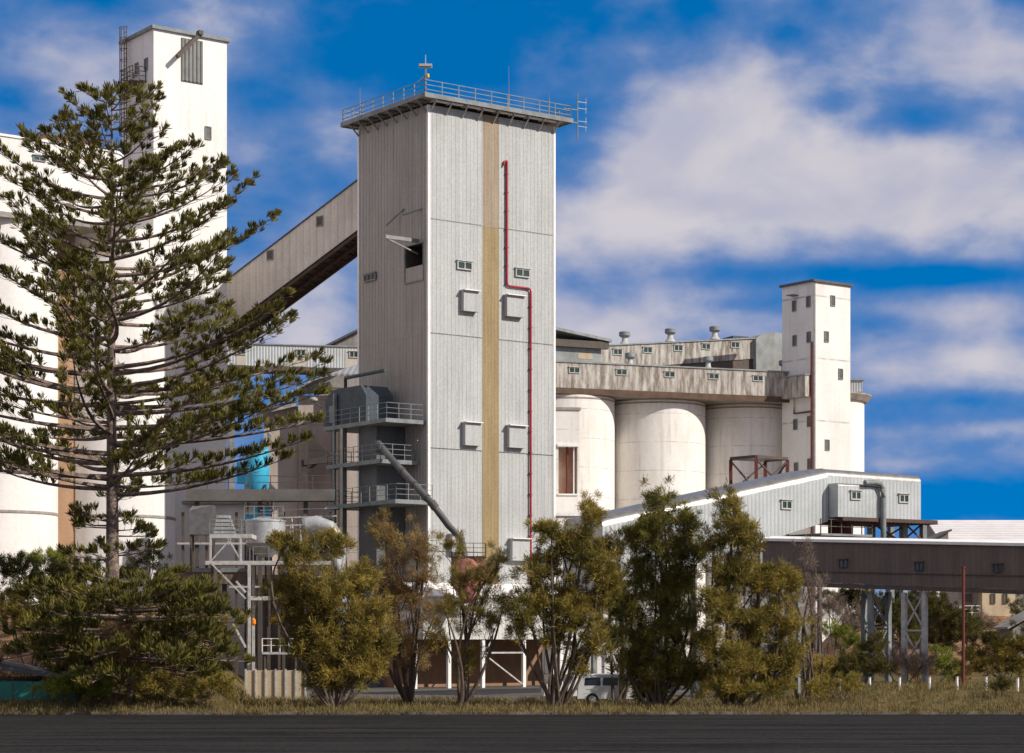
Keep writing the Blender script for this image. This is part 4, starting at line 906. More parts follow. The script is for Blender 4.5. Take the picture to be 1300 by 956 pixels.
rg = lambda x: [(x, -.14, pa.z+st*x-.01), (x, 2.75, pa.z+st*x-.01), (x, 2.75, pa.z+st*x+.16), (x, 1.3, pa.z+st*x+.34), (x, -.14, pa.z+st*x+.16)]
f = MB(); f.loft([rg(-.1), rg(LD)]); f.build('roof', 'white_trim', T)
f = MB(); rg = lambda x: [(x, -.05, z0a+sb*(x-xA)-.28), (x, 2.65, z0a+sb*(x-xA)-.28), (x, 2.65, z0a+sb*(x-xA)-.003), (x, -.05, z0a+sb*(x-xA)-.003)]
f.loft([rg(0), rg(LD)]); f.build('girder', 'dark_steel', T)
f = MB(); f.bar((0, -.04, (z0a+pa.z)/2-.5), (LD, -.04, (z0b+pb.z)/2-.5), .05); f.build('cover_strip', 'dark_steel', T)
for px, py in ((1071, 715.5), (1167, 719), (1267, 721.5)): x, z = FDk.front(px, py); window_f(T, x-.29, x+.29, z-.24, z+.24, 0, frame='dark_steel', t=.04, pane='car_glass')
def bent(fr_pts, zt, zbs, m, T_):
    (x0, y0), (x1, y1) = fr_pts
    f = MB(); 
    for (x, y) in fr_pts: f.box(x-.14, x+.14, y-.14, y+.14, gz(*FDw(x, y))-.2, zt)
    o = f.build('trestle_leg', m, T_); f = MB(); zb_ = zbs; n = 2; h = (zt-zb_)/n
    for i in range(n):
        a, b = zt-i*h, zt-(i+1)*h; f.bar((x0, y0, a), (x1, y1, b), .09); f.bar((x1, y1, a), (x0, y0, b), .09); f.bar((x0, y0, b), (x1, y1, b), .1)
    f.build('trestle_brace', m, o)
def FDw(x, y): p = FDk.o+FDk.x*x+FDk.y*y; return p.x, p.y
zt_ = z0a+sb*6-.3
xs2 = [FDk.front(p, 790, .2)[0] for p in (1148, 1174)]; xs3 = [FDk.front(p, 790, 2.3)[0] for p in (1097, 1128)]
bent([(xs2[0], .2), (xs2[1], .2)], zt_-.1, 1.9, 'pale_steel', T); bent([(xs3[0], 2.3), (xs3[1], 2.3)], zt_, 2.2, 'grey_steel', T)
bent([(xs3[1], .3), (xs3[1]+.01, 2.2)], zt_, 2.2, 'grey_steel', T)
for xx in (1.0, LD-1.0):
    bent([(xx, .2), (xx, 2.4)], z0a+sb*(xx-xA)-.3, 1.5, 'grey_steel', T)

# ------------------------------------------------------------------ FAR RIGHT BUILDINGS
t = thing('long_shed', 'long distant shed with a bright white ribbed roof at the right', 'shed', (0, 0, 0))
a = W3(1176, 662, 300); b = W3(1420, 662, 300); e = W3(0, 702, 285).z
f = MB(); f.loft([[(a.x, 285, e), (b.x, 285, e), (b.x, 300, a.z), (a.x, 300, a.z)], [(a.x, 285, e+.2), (b.x, 285, e+.2), (b.x, 300, a.z+.2), (a.x, 300, a.z+.2)]]); f.build('roof', 'roof_white', t)
f = MB(); f.box(a.x+.4, b.x, 286, 314, 0, e-.01); f.loft([[(x, 286, e), (x, 314, e), (x, 300, a.z-.05)] for x in (a.x+.4, a.x+.6)]); f.build('wall', 'concrete', t)
f = MB(); f.loft([[(a.x, 300.02, a.z+.2), (b.x, 300.02, a.z+.2), (b.x, 315, e+.2), (a.x, 315, e+.2)], [(a.x, 300.02, a.z), (b.x, 300.02, a.z), (b.x, 315, e), (a.x, 315, e)]]); f.build('roof', 'roof_white', t)
t = thing('gable_shed', 'small grey skillion shed in front of the long white roof', 'shed')
p0 = W3(1177, 690, 230); p1 = W3(1204, 676, 230)
MB().loft([[(p0.x, y, 8), (p1.x, y, 8), (p1.x, y, p1.z), (p0.x, y, p0.z)] for y in (230, 236)]).build('wall', 'concrete', t)
MB().loft([[(p0.x-.3, y, p0.z), (p1.x+.3, y, p1.z+.15), (p1.x+.3, y, p1.z+.35), (p0.x-.3, y, p0.z+.2)] for y in (229.6, 236.4)]).build('roof', 'roof_dark', t)
# cream building
FB = Frame(1247, 190, R(8))
t = FB.root('cream_house', 'cream rendered house with two narrow windows under the dark gallery', 'house')
x1 = FB.front(1289, 770)[0]; zt = FB.front(1260, 738)[1]
MB().box(0, x1, 0, 5, 0, zt).build('wall', 'cream', t); MB().box(-1.8, -.003, 1.2, 5, 0, zt-.05).build('side_wall', 'concrete', t); MB().box(-2, x1+.25, -.25, 5.2, zt+.003, zt+.2).build('roof', 'roof_dark', t)
for px in (1260.5, 1276): x, z = FB.front(px, 760); window_f(t, x-.2, x+.2, z-.45, z+.45, 0, n=1, hood=False, frame='dark_steel', pane='dim_glass')
x, z = FB.front(1240, 780, .3)[0], FB.front(1240, 782, .3)[1]
f = MB(); f.box(-1.7, -.1, .1, 1.19, z-.1, z); o = f.build('balcony', 'pale_steel', t); f = MB(); railing(f, [(-1.65, 1.1, z), (-1.65, .15, z), (-.15, .15, z)], .9, 3, .6, .03); f.build('railing', 'white_trim', o)
MB().box(-1.3, -.5, 1.1, 1.197, z, z+2).build('door', 'dark_steel', t)
t = thing('white_shed', 'pale sheet shed with a dark band seen between the trestle and the cream house', 'shed')
a = W3(1187, 746, 215); b = W3(1215, 780, 215); MB().box(a.x, b.x, 215, 219, 0, a.z+.5).build('wall', 'white_weathered', t); MB().box(a.x+.8, b.x-.1, 214.9, 214.997, b.z-.2, b.z+1.2).build('opening', 'dark_steel', t); MB().box(a.x-.2, b.x+.2, 214.7, 219.2, a.z+.503, a.z+.7).build('roof', 'roof_white', t)
t = thing('grey_shed', 'grey gabled shed cut by the right edge below the dark gallery', 'shed')
p0 = W3(1282, 797, 150); p1 = W3(1320, 776, 150)
MB().loft([[(p0.x+.2, y, 1), (p1.x+2, y, 1), (p1.x+2, y, p1.z-.1), (p1.x, y, p1.z-.1), (p0.x+.2, y, p0.z-.1)] for y in (150, 154)]).build('wall', 'asb_grey', t)
MB().loft([[(p0.x-.2, y, p0.z-.1), (p1.x, y, p1.z), (p1.x, y, p1.z+.15), (p0.x-.2, y, p0.z+.05)] for y in (149.7, 154.3)]).build('roof', 'concrete', t)
# red pole
c = W3(1223, 836, 122.5)
t = thing('red_pole', 'tall thin dark red steel pole in front of the dark gallery', 'pole', (c.x, c.y, 0)); zt = W3(0, 721, 122.5).z
MB().tube([(0, 0, gz(c.x, c.y)-.2), (0, 0, zt)], .09, 10).build('pole', 'redbrown', t); f = MB(); f.bar((-.04, 0, zt-.3), (.16, 0, zt-.3), .06); f.bar((.08, 0, zt-2), (.5, 0, zt-2.05), .05); f.tube([(0, 0, zt), (0, 0, zt+.08)], .13, 10)
f.build('bracket', 'redbrown', t)
# white posts
for i, (px, Yq) in enumerate(((1215, 114), (1252, 113.5), (1292, 113), (1180, 115), (1142, 116), (1104, 117), (1066, 118))):
    x = W3(px, 0, Yq).x; z = gz(x, Yq); lab = ['white marker post nearest the foot of the red pole', 'white marker post second from the right edge', 'white marker post at the right edge', 'white marker post just right of the trestle foot', 'white marker post just left of the trestle foot', 'white marker post below the scrub left of the trestle', 'white marker post nearest the bare brown tree'][i]
    t = thing('marker_post', lab, 'post', (x, Yq, z), 0, 'white marker posts along the dry grass')
    MB().tube([(0, 0, -.1), (0, 0, .62), (0, 0, .67)], .07, 8).build('post', 'white_trim', t); MB().tube([(0, 0, .671), (0, 0, .72)], .085, 8).build('cap', 'pale_steel', t)

# ------------------------------------------------------------------ pylons/lamp posts mid-right seen between trees
t = thing('white_pole', 'plain white pole standing right of the main tower behind the trees', 'pole', (W3(765.5, 0, 140).x, 140, 0)); MB().tube([(0, 0, 0), (0, 0, 3.4)], .1, 10).build('shaft', 'white_trim', t); MB().box(-.2, .2, -.2, .2, 0, .05).build('base', 'concrete', t)
t = FM.root('loading_shelter', 'low shelter on white posts beside the foot of the grey tower', 'shelter')
x0 = cx1+.3; x1_ = cx1+5.5
MB().box(x0, x1_, -1.8, 4, 3.1, 3.5).build('roof', 'concrete', t)
for x in (x0+.3, x1_-.4): 
    for y in (-1.6, 3.6): MB().box(x, x+.2, y, y+.2, 0, 3.09).build('post', 'white_trim', t)

# ------------------------------------------------------------------ vehicles
def vehicle(px, Y, rz, lab, kind):
    x = W3(px, 0, Y).x; t = thing('parked_van' if kind == 'van' else 'parked_pickup', lab, 'van' if kind == 'van' else 'pickup', (x, Y, .01), rz)
    if kind == 'van': side = [(-2.3, .35), (2.25, .35), (2.35, .75), (2.2, 1.0), (1.45, 1.12), (.75, 1.66), (.5, 1.72), (-2.1, 1.72), (-2.3, 1.2)]
    else: side = [(-2.4, .4), (2.35, .4), (2.4, .85), (2.2, 1.02), (1.2, 1.1), (.55, 1.6), (.3, 1.66), (-.5, 1.66), (-.75, 1.55), (-.85, 1.08), (-2.4, 1.06)]
    wd = .86
    def ring(y, ins): return [(a-(ins if a > 0 else -ins)*.4*(1 if b > .9 else .3), y, b-(ins*.25 if b > 1.3 else 0)) for a, b in side]
    f = MB(); f.loft([ring(-wd, .25), ring(-wd+.1, .05), ring(-wd+.2, 0), ring(wd-.2, 0), ring(wd-.1, .05), ring(wd, .25)])
    f.build('body', 'paint', t, True)
    for sy in (-1, 1):
        y = sy*(wd+.004)
        segs = [(-1.9, -1.0), (-.9, -.05), (.05, .9)] if kind == 'van' else [(-.45, .4)]
        for (a, b) in segs:
            fr = .45 if b > .35 else 0
            MB().loft([[(a, yy, 1.08), (b+fr*.9, yy, 1.08), (b, yy, 1.52), (a+.05, yy, 1.52)] for yy in sorted((y, y-sy*.03))]).build('window', 'car_glass', t)
    f = MB(); 
    xa, xb = (1.42, .80) if kind == 'van' else (1.16, .62)
    f.add([(xa+.03, -.72, 1.16), (xa+.03, .72, 1.16), (xb+.03, .66, 1.62 if kind == 'van' else 1.56), (xb+.03, -.66, 1.62 if kind == 'van' else 1.56)], [(0, 1, 2, 3)]); f.build('windscreen', 'car_glass', t)
    for sx in (-1.45, 1.45):
        for sy in (-1, 1):
            f = MB(); f.tube([(sx, sy*(wd-.16), .33), (sx, sy*(wd+.03), .33)], .33, 24); o = f.build('wheel', 'tyre', t)
            MB().tube([(sx, sy*(wd+.03), .33), (sx, sy*(wd+.045), .33)], .2, 16).build('rim', 'silver', o)
    for sy in (-.6, .6): MB().box(2.27, 2.36, sy-.16, sy+.16, .7, .86).build('headlight', 'silver', t); MB().box(-2.42 if kind != 'van' else -2.33, -2.25, sy-.1, sy+.1, .8, 1.05).build('tail_light', 'red', t)
    MB().box(2.3, 2.44, -.8, .8, .38, .58).build('bumper', 'grey_steel', t)
    if kind != 'van': MB().box(-2.3, -.95, -.78, .78, 1.0, 1.075).build('tray', 'dark_steel', t)
    for sy in (-1, 1): MB().box(.55, .68, sy*(wd+.03), sy*(wd+.22), 1.1, 1.28).build('mirror', 'tyre', t)
vehicle(786, 119, R(-4), 'white van parked beneath the trees right of the grey tower', 'van')
vehicle(741, 123, R(5), 'white pickup parked just behind the white van', 'pickup')

# dark teal hut at bottom left corner
t = thing('teal_hut', 'dark roofed hut with teal side at the bottom left corner', 'hut', W3(10, 0, 107).to_tuple()[:2]+(0,))
zr0 = W3(0, 842, 107).z; xr = W3(105, 0, 107).x-W3(10, 0, 107).x; zr1 = W3(0, 862, 107).z
f = MB(); f.box(-5, xr-.3, 0, 3, 0, zr1-.12); f.build('wall', 'teal', t)
f = MB(); f.loft([[(-3, -.2, zr0+.65), (-.27, -.2, zr0), (xr, -.2, zr1), (xr, -.2, zr1-.12), (-.27, -.2, zr0-.35), (-3, -.2, zr0+.2)], [(-3, 3.2, zr0+.65), (-.27, 3.2, zr0), (xr, 3.2, zr1), (xr, 3.2, zr1-.12), (-.27, 3.2, zr0-.35), (-3, 3.2, zr0+.2)]]); f.build('roof', 'roof_dark', t)
f = MB()
for x in (-1, .2, 1.2): f.box(x, x+.05, -.03, -.003, 0, zr1-.15)
f.build('cover_strip', 'dark_steel', t)

# ------------------------------------------------------------------ FOLIAGE
def mesh_np(name, verts, quads, m, parent):
    me = bpy.data.meshes.new(name); nv = len(verts); nf = len(quads)
    me.vertices.add(nv); me.vertices.foreach_set('co', np.asarray(verts, dtype=np.float32).ravel())
    me.loops.add(nf*4); me.polygons.add(nf); me.loops.foreach_set('vertex_index', np.asarray(quads, dtype=np.int32).ravel())
    me.polygons.foreach_set('loop_start', np.arange(nf, dtype=np.int32)*4); me.polygons.foreach_set('loop_total', np.full(nf, 4, dtype=np.int32))
    me.update(calc_edges=True); me.materials.append(M_[m]); o = bpy.data.objects.new(name, me); COL.objects.link(o)
    if parent: o.parent = parent
    return o
def unit(v): return v/np.maximum(np.linalg.norm(v, axis=1, keepdims=True), 1e-6)
def blades(base, dirn, length, width):
    """thin pointed leaf blades: 1 quad each, widest at 60 percent"""
    n = len(base); side = unit(np.cross(dirn, rng.normal(size=(n, 3)))); L = length[:, None]; w = width[:, None]*.5
    mid = base+dirn*L*.68; tip = base+dirn*L+np.array([0, 0, .02])
    v = np.stack([base, mid+side*w, tip, mid-side*w], 1).reshape(-1, 3)
    return v, np.arange(n*4).reshape(-1, 4)
def clumps(centres, axes, nb, L, wd, spread):
    k = len(centres); c = np.repeat(centres, nb, 0); a = np.repeat(axes, nb, 0)
    d = unit(a+rng.normal(size=(k*nb, 3))*spread); b = c+rng.normal(size=(k*nb, 3))*L*.28
    ln = L*rng.uniform(.5, 1.15, k*nb); return blades(b, d, ln, wd*rng.uniform(.6, 1.3, k*nb))
def limb(mb, a, b, r0, r1, sag=.1, n=5, seg=5):
    a = Vector(a); b = Vector(b); d = (b-a); pts = []
    off = Vector(rng.normal(size=3))*d.length*.07
    for i in range(n+1): k = i/n; pts.append(a+d*k+off*math.sin(PI*k)+Vector((0, 0, -sag*d.length*math.sin(PI*k))))
    mb.tube(pts, r0, seg, r1, cap=False); return pts
def bushy_tree(name, label, cat, px, Y, lobes, leafm, dens=1.0, blade=(.36, .045), stems=3, group=None, trunk_r=.16, lean=0, wood='bark', base_z=None, spread=.55, up=.5, fill=.75, minor=None):
    """lobes: (px, py, rx, ry) measured crown masses"""
    x = W3(px, 0, Y).x; z0 = gz(x, Y) if base_z is None else base_z
    t = thing(name, label, cat, (x, Y, z0), 0, group); B = Vector((x, Y, z0)); s = Y/F
    C, AX = [], []; mb = MB(); roots = []
    for i in range(stems):
        an = rng.uniform(0, 2*PI); roots.append(Vector((.25*math.cos(an), .25*math.sin(an), -.15)))
    for (lx, ly, rx, ry) in lobes:
        dy = rng.uniform(-.35, .35)*rx*s
        c = W3(lx, ly, Y)-B+Vector((0, dy, 0)); RX, RY, RZ = rx*s, rx*s*.9, ry*s
        n = int(dens*(17+RX*RY*RZ*23)); n = min(n, 360)
        p = unit(rng.normal(size=(n, 3)))*(rng.uniform(0, 1, (n, 1))**.42); p = p*np.array([RX, RY, RZ])
        p += rng.normal(size=(n, 3))*.16; cen = p[rng.integers(0, n, max(3, n//7))]; p = p*.66+cen[rng.integers(0, len(cen), n)]*.42+rng.normal(size=(n, 3))*.10
        keep = rng.uniform(size=n) < fill+.25; p = p[keep]
        out = unit(p/np.array([RX, RY, RZ])+np.array([0, 0, up])+rng.normal(size=p.shape)*.35)
        C.append(p+np.array(c)); AX.append(out)
        r = roots[rng.integers(0, stems)]; j = c*rng.uniform(.35, .5); j.z = max(.4, c.z*.45)
        if stems: 
            limb(mb, r, c*.98, trunk_r*(.7 if stems > 1 else 1), .035, .02, 7, 6)
            for q in p[:max(4, len(p)//12)]: limb(mb, c*rng.uniform(.6, 1.0), c+Vector(q), .03, .008, -.03, 3, 4)
    C = np.concatenate(C); AX = np.concatenate(AX)
    v, q = clumps(C, AX, 84, blade[0]*.92, blade[1]*.60, spread+.3)
    mesh_np('crown', v, q, leafm, t)
    if minor:
        k = rng.uniform(size=len(C)) < .22; v, q = clumps(C[k]+rng.normal(size=(k.sum(), 3))*.15, AX[k], 34, blade[0]*1.2, blade[1], spread); o = mesh_np('dry_foliage', v, q, minor, t)
    if stems: mb.build('trunk', wood, t, True)
    return t
TG = 'trees in front of the grain terminal'
bushy_tree('feathery_tree', 'dense olive yellow tree left of the grey tower, in front of the bend pipe', 'tree', 425, 110, [(385, 695, 34, 28), (420, 690, 25, 24), (372, 745, 34, 40), (420, 755, 45, 45), (455, 735, 26, 38), (400, 815, 48, 45), (450, 810, 46, 50), (480, 775, 22, 36), (365, 780, 22, 30), (425, 860, 50, 25), (355, 700, 14, 18), (460, 850, 34, 24), (495, 820, 16, 30)], 'olive', .95, group=TG, minor='green')
bushy_tree('feathery_tree', 'thin brownish tree against the shaded foot of the grey tower', 'tree', 515, 116, [(487, 670, 18, 28), (505, 700, 26, 28), (530, 680, 18, 24), (540, 715, 18, 28), (488, 725, 26, 32), (520, 755, 26, 34), (548, 790, 18, 30), (508, 800, 18, 30), (495, 760, 26, 30), (535, 745, 22, 26), (520, 835, 26, 24)], 'brown', 1.0, blade=(.36, .03), group=TG, fill=.55, minor='olive')
bushy_tree('feathery_tree', 'open wispy tree with a forked trunk in front of the pink hopper', 'tree', 588, 112, [(572, 695, 20, 26), (582, 735, 30, 28), (632, 715, 15, 24), (618, 745, 18, 26), (600, 780, 32, 30), (565, 775, 24, 28), (640, 765, 20, 20), (628, 795, 20, 16), (592, 835, 20, 22), (560, 805, 20, 24), (610, 735, 18, 20)], 'green', .95, blade=(.34, .032), group=TG, fill=.55, minor='brown')
bushy_tree('feathery_tree', 'olive tree with two leaning trunks just right of the red pipe', 'tree', 705, 111, [(700, 676, 28, 22), (748, 650, 20, 28), (740, 690, 30, 30), (690, 722, 34, 28), (760, 715, 26, 32), (672, 775, 26, 38), (722, 755, 34, 32), (760, 770, 26, 34), (700, 800, 22, 28), (655, 800, 13, 22), (752, 815, 26, 26), (735, 840, 22, 20), (715, 700, 24, 30), (725, 785, 30, 30), (775, 740, 22, 30), (690, 760, 26, 30)], 'green', 1.1, group=TG, minor='olive')
bushy_tree('feathery_tree', 'tallest dark olive tree left of the sloping galvanised gallery', 'tree', 835, 112, [(843, 636, 20, 22), (832, 665, 34, 28), (868, 665, 18, 28), (808, 682, 26, 26), (850, 705, 34, 30), (812, 725, 28, 32), (870, 735, 26, 34), (840, 760, 40, 36), (800, 775, 26, 34), (865, 800, 38, 38), (825, 815, 34, 36), (845, 848, 40, 20), (882, 700, 14, 22), (800, 850, 24, 22), (835, 875, 40, 16), (885, 860, 26, 24)], 'mossy', 1.2, group=TG, minor='deepgreen')
bushy_tree('feathery_tree', 'rounded dark tree standing in front of the sloping galvanised gallery', 'tree', 935, 110, [(926, 640, 20, 18), (930, 665, 34, 24), (950, 690, 22, 22), (905, 690, 20, 22), (925, 728, 40, 30), (965, 740, 32, 30), (990, 748, 24, 34), (915, 775, 36, 36), (960, 790, 40, 38), (1000, 795, 22, 40), (930, 835, 42, 30), (975, 842, 34, 24), (895, 820, 20, 34), (920, 870, 40, 18), (975, 872, 36, 16), (1005, 840, 20, 26)], 'green', 1.15, group=TG, minor='olive')
bushy_tree('feathery_tree', 'low shadowy tree between the two tall olive trees', 'tree', 785, 118, [(785, 700, 18, 28), (780, 750, 26, 34), (785, 805, 28, 30), (810, 840, 26, 14), (770, 690, 10, 18)], 'scrub', 1.0, group=TG, minor='twig')
bushy_tree('bare_tree', 'bare brown twiggy tree at the left end of the dark gallery', 'tree', 1020, 116, [(1018, 710, 26, 28), (1030, 745, 24, 30), (1012, 770, 24, 30), (1040, 785, 20, 30), (1020, 820, 24, 26), (1000, 735, 14, 24)], 'twig', .7, blade=(.40, .018), group=TG, fill=.5, up=.9)
# right-hand scrub
SG = 'shrubs on the bank at the right'
bushy_tree('shrub', 'brown dead twiggy bush at the foot of the young pine', 'bush', 150, 106.5, [(150, 800, 30, 26), (165, 825, 40, 22), (130, 830, 30, 20)], 'brown', .8, stems=3, trunk_r=.05, up=.5, blade=(.5, .02))
RSH = [('dense green bush directly under the dark gallery, right of the trestle', 1195, 150, [(1190, 775, 26, 26), (1222, 790, 26, 26), (1205, 805, 34, 22), (1185, 755, 18, 18)], 'scrub'),
 ('dark bush between the trestle legs', 1130, 147, [(1125, 785, 34, 26), (1105, 765, 22, 22), (1150, 800, 26, 24), (1140, 775, 20, 22)], 'scrub'),
 ('grey leafless bush left of the trestle', 1070, 140, [(1070, 780, 26, 20), (1052, 772, 16, 16), (1085, 795, 18, 16)], 'twig'),
 ('bright green bush on the orange bank', 1065, 137, [(1062, 803, 20, 12), (1078, 812, 16, 9)], 'lime'),
 ('low rounded bush at the foot of the bank left of the trestle', 1085, 126, [(1075, 838, 30, 20), (1105, 825, 28, 22), (1110, 850, 34, 12), (1060, 852, 22, 12)], 'scrub'),
 ('purplish twiggy bush beside the trestle foot', 1150, 127, [(1150, 835, 26, 22), (1172, 845, 22, 16), (1128, 846, 18, 14)], 'twig'),
 ('small green bush behind the trestle foot', 1195, 130, [(1195, 835, 18, 16), (1207, 848, 14, 10)], 'lime'),
 ('wide dark green bush at the right edge', 1275, 125, [(1270, 825, 30, 22), (1300, 815, 26, 24), (1245, 845, 34, 14), (1290, 845, 36, 16), (1235, 838, 20, 12)], 'green'),
 ('grey bush leaning on the cream house', 1247, 170, [(1245, 785, 14, 18), (1255, 795, 16, 14)], 'twig'),
 ('dark bush to the right of the cream house', 1300, 165, [(1296, 775, 14, 24)], 'scrub'),
 ('tall dark bush below the left part of the dark gallery', 1095, 152, [(1090, 755, 20, 16), (1075, 758, 14, 12)], 'hedge'),
 ('olive scrub under the bare brown tree', 1040, 122, [(1035, 845, 30, 16), (1010, 850, 22, 12)], 'olive'),
 ('low green bush beside the road next to the bare brown tree', 1060, 110, [(1042, 870, 26, 12), (1082, 872, 18, 9)], 'green'),
 ('small dark bush at the road edge between two white posts at the far right', 1272, 110, [(1272, 868, 13, 10)], 'scrub'),
 ('dull bush on the yard edge behind the white van', 815, 145, [(815, 832, 34, 16), (850, 838, 28, 12), (780, 840, 22, 10)], 'scrub')]
RSH += [('dark scrub mound behind the trestle, under the dark gallery', 1165, 160, [(1150, 765, 34, 26), (1185, 780, 30, 28), (1120, 775, 34, 26), (1090, 785, 26, 22), (1165, 800, 36, 24)], 'hedge'),
 ('deep green bush behind the red pole', 1232, 158, [(1232, 800, 30, 22), (1210, 790, 24, 24), (1255, 812, 28, 16)], 'scrub'),
 ('low brown scrub at the foot of the orange bank', 1160, 132, [(1120, 845, 30, 14), (1170, 850, 34, 12), (1215, 852, 30, 10)], 'brown'),
 ('green bush left of the trestle on top of the bank', 1075, 165, [(1065, 760, 24, 14), (1045, 765, 16, 16)], 'scrub')]
for lab, px, Y, lob, m in RSH: bushy_tree('shrub', lab, 'bush', px, Y, lob, m, 1.0, stems=2, trunk_r=.05, group=SG, up=.7, blade=(.30, .045) if m != 'twig' else (.36, .02))
for lab, px, Y, lob, m in [('dark hedge-like bush along the foot of the left silos', 60, 124, [(20, 722, 40, 20), (70, 725, 40, 20), (115, 722, 30, 16), (45, 745, 44, 14)], 'hedge'),
 ('dark bush right of the big pine trunk', 190, 122, [(190, 712, 24, 18), (170, 730, 26, 12), (215, 735, 26, 14)], 'hedge'),
 ('bright lime shrub at the foot of the left silos behind the hedge', 70, 130, [(75, 706, 34, 10), (40, 710, 22, 8)], 'lime'),
 ('loose green shrub on the sandy slope at the lower left', 40, 112, [(40, 790, 36, 20), (15, 775, 30, 20), (75, 775, 30, 18), (60, 815, 36, 16)], 'green'),
 ('broad dark green thicket around the foot of the young pine', 150, 114, [(110, 800, 40, 30), (160, 790, 40, 30), (210, 800, 44, 30), (100, 835, 40, 20), (190, 840, 50, 22), (250, 830, 36, 26), (280, 845, 24, 16)], 'scrub'),
 ('low green shrub in front of the teal hut', 95, 106, [(95, 868, 34, 16), (60, 872, 26, 10), (130, 872, 28, 14)], 'lime'),
 ('leafy green shrub at the road edge under the young pine', 215, 106, [(200, 868, 40, 18), (250, 872, 34, 14), (285, 868, 22, 14)], 'green'),
 ('dark scrubby bush on the slope above the teal hut', 25, 116, [(20, 755, 36, 16), (20, 830, 26, 14), (70, 840, 34, 14)], 'scrub'),
 ('olive green bush left of the pale steel post', 255, 118, [(240, 770, 26, 22), (265, 795, 28, 24), (230, 745, 18, 16)], 'green')]:
    bushy_tree('shrub', lab, 'bush', px, Y, lob, m, 1.2, stems=2, trunk_r=.05, group='shrubs on the slope at the left', up=.7, blade=(.28, .045))
# dry grass tufts along the right verge and the road edge
n = 6400
gx = rng.uniform(-28, 34, n); gyy = 103.5+22.5*rng.uniform(0, 1, n)**1.3
gzv = np.array([gz(a, b) for a, b in zip(gx, gyy)])
ok = gzv < 2.2
ctr = np.stack([gx, gyy, gzv], 1)[ok]
v, q = clumps(ctr, np.tile([0, 0, 1.0], (len(ctr), 1)), 12, .32, .03, .35)
M_['dry'] = leaf('dry grass blades', (.24, .17, .07), (.13, .11, .04))
o = mesh_np('dry_grass', v, q, 'dry', None); tag(o, 'pale dry grass along the verge in front of the trees', 'grass', kind='stuff')

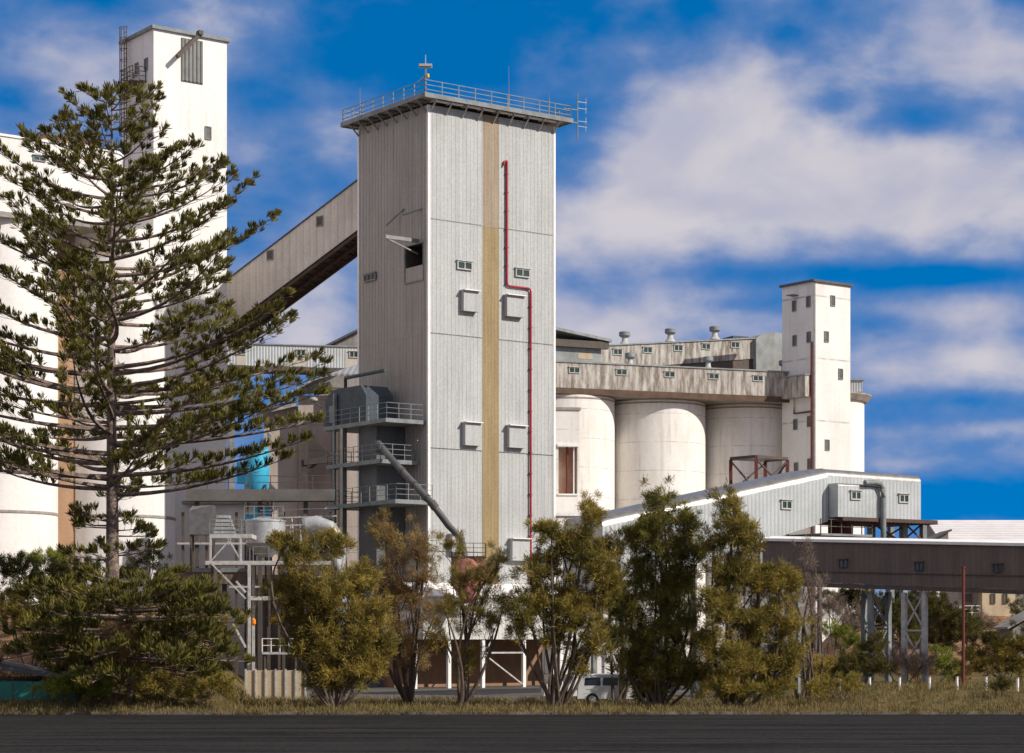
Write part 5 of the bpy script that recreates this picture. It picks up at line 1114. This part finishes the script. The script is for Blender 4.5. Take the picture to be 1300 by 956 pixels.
# ------------------------------------------------------------------ NORFOLK PINE
def norfolk(label, px, Y, ytop, whorls, leafm, trunk_r, base_z=None, tuft=1.0, bare=None):
    """whorls: list of (py, radius_px, up-angle) from the top down"""
    x = W3(px, 0, Y).x; z0 = gz(x, Y) if base_z is None else base_z; s = Y/F
    t = thing('norfolk_pine', label, 'tree', (x, Y, z0)); H = W3(0, ytop, Y).z-z0
    tr = MB(); tr.tube([(0, 0, -.3), (.03, 0, H*.25), (-.03, 0, H*.5), (0, 0, H*.75), (0, 0, H)], trunk_r, 14, .03); 
    C, AX = [], []; br = MB()
    for (py, rp, dz) in whorls:
        zc = W3(0, py, Y).z-z0; Rr = rp*s; nb = rng.integers(5, 7) if py < 360 else (rng.integers(7, 9) if py < 600 else 6); a0 = rng.uniform(0, 2*PI)
        for i in range(nb):
            a = a0+i*2*PI/nb+rng.normal()*.22; L = Rr*rng.choice([rng.uniform(.84, 1.02), rng.uniform(.5, .82)], p=[.72, .28]); dzz = dz*rng.uniform(.5, 1.3)+rng.normal()*.03; zz_ = zc+rng.normal()*.30
            d = Vector((math.cos(a), math.sin(a), 0)); sd_ = Vector((-d.y, d.x, 0)); pts = []
            K = 9; tw = rng.normal()*.14
            for k in range(K+1):
                u_ = k/K; h = dzz*L*(u_*.55+.9*u_*u_-.25*math.sin(PI*u_)*.6)
                pts.append(Vector((0, 0, zz_))+d*L*u_+sd_*(tw*L*u_*u_)+Vector((0, 0, h)))
            br.tube(pts, max(.02, .028+.012*L), 5, .012, cap=False)
            # side sprays
            m = max(4, int(L*2.3+1.5))
            for j in range(m):
                u_ = .34+.66*(j+rng.uniform(0, .9))/m
                if u_ > 1: u_ = 1
                kk = min(K-1, int(u_*K)); fr_ = u_*K-kk; p = pts[kk]+(pts[kk+1]-pts[kk])*fr_
                sg = 1 if j % 2 else -1; sl_ = (.25+.62*math.sin(PI*min(1, u_*.85+.1)))*min(1.6, .30*L+.35)*rng.uniform(.6, 1.1)
                sdir = (d*.75+sd_*sg*rng.uniform(.5, .9)+Vector((0, 0, rng.uniform(.05, .45)))).normalized()
                e = p+sdir*sl_+Vector((0, 0, .10*sl_)); br.tube([p, (p+e)/2+Vector((0, 0, -.04*sl_)), e], .016, 4, .008, cap=False)
                nt = max(1, int(sl_*1.9+.5))
                for q_ in range(nt):
                    if rng.uniform() < .16: continue
                    w_ = 1-.62*(q_+rng.uniform(0, .5))/nt; c = p+(e-p)*w_; off = sd_*rng.normal()*.16+Vector((0, 0, rng.uniform(.02, .16))); C.append(c+off); br.tube([c-sdir*.15, c+off], .011, 3, .008, cap=False)
                    ax = sdir*.45+d*.15+Vector((rng.normal()*.2, rng.normal()*.2, .8)); AX.append(ax.normalized())
            for q_ in range(3): C.append(pts[-1]-d*q_*.16); AX.append((d*.7+Vector((0, 0, .7))).normalized())
    C = np.array([tuple(c) for c in C]); AX = np.array([tuple(c) for c in AX])
    n = len(C); nb = 20
    c = np.repeat(C, nb, 0); a = np.repeat(AX, nb, 0); dd = unit(a+rng.normal(size=(n*nb, 3))*.34)
    b = c-a*.05+rng.normal(size=(n*nb, 3))*.025
    v, q = blades(b, dd, tuft*np.repeat(rng.uniform(.75, 1.15, n), nb)*rng.uniform(.36, .47, n*nb), tuft*rng.uniform(.045, .07, n*nb)); mesh_np('crown', v, q, leafm, t)
    br.build('branches', 'pine_bark', t, True); tr.build('trunk', 'pine_bark', t, True)
    print('pine tufts', n)
    return t
wh = []
ctrl = [(106, 10), (122, 26), (135, 42), (150, 58), (165, 66), (178, 50), (192, 50), (208, 95), (228, 135), (250, 148), (290, 172), (330, 195), (380, 218), (430, 240), (480, 266), (540, 278), (600, 282), (622, 250), (640, 150)]
ypy = 130.0
while ypy < 640:
    rp = np.interp(ypy, [c[0] for c in ctrl], [c[1] for c in ctrl]); wh.append((ypy+rng.normal()*2, rp, .30 if ypy < 200 else (.26 if ypy < 400 else (.24 if ypy < 520 else .14)))); ypy += rng.uniform(.8, 1.2)*(19+10*min(1, (ypy-110)/250))
wh += [(668, 75, .05), (700, 60, .1)]
norfolk('tall Norfolk pine with layered branches filling the left of the view', 142, 110, 112, wh, 'pine', .42, tuft=1.12)
wl_ = [(750, 70, .12), (762, 130, .1), (774, 150, .06), (780, 150, .0), (790, 165, .02), (802, 160, .0), (812, 170, -.03), (824, 150, -.03), (832, 165, -.06), (850, 120, -.05)]
norfolk('low spreading young pine in front of the foot of the tall pine', 165, 107, 735, wl_, 'pine_low', .18, tuft=1.25)
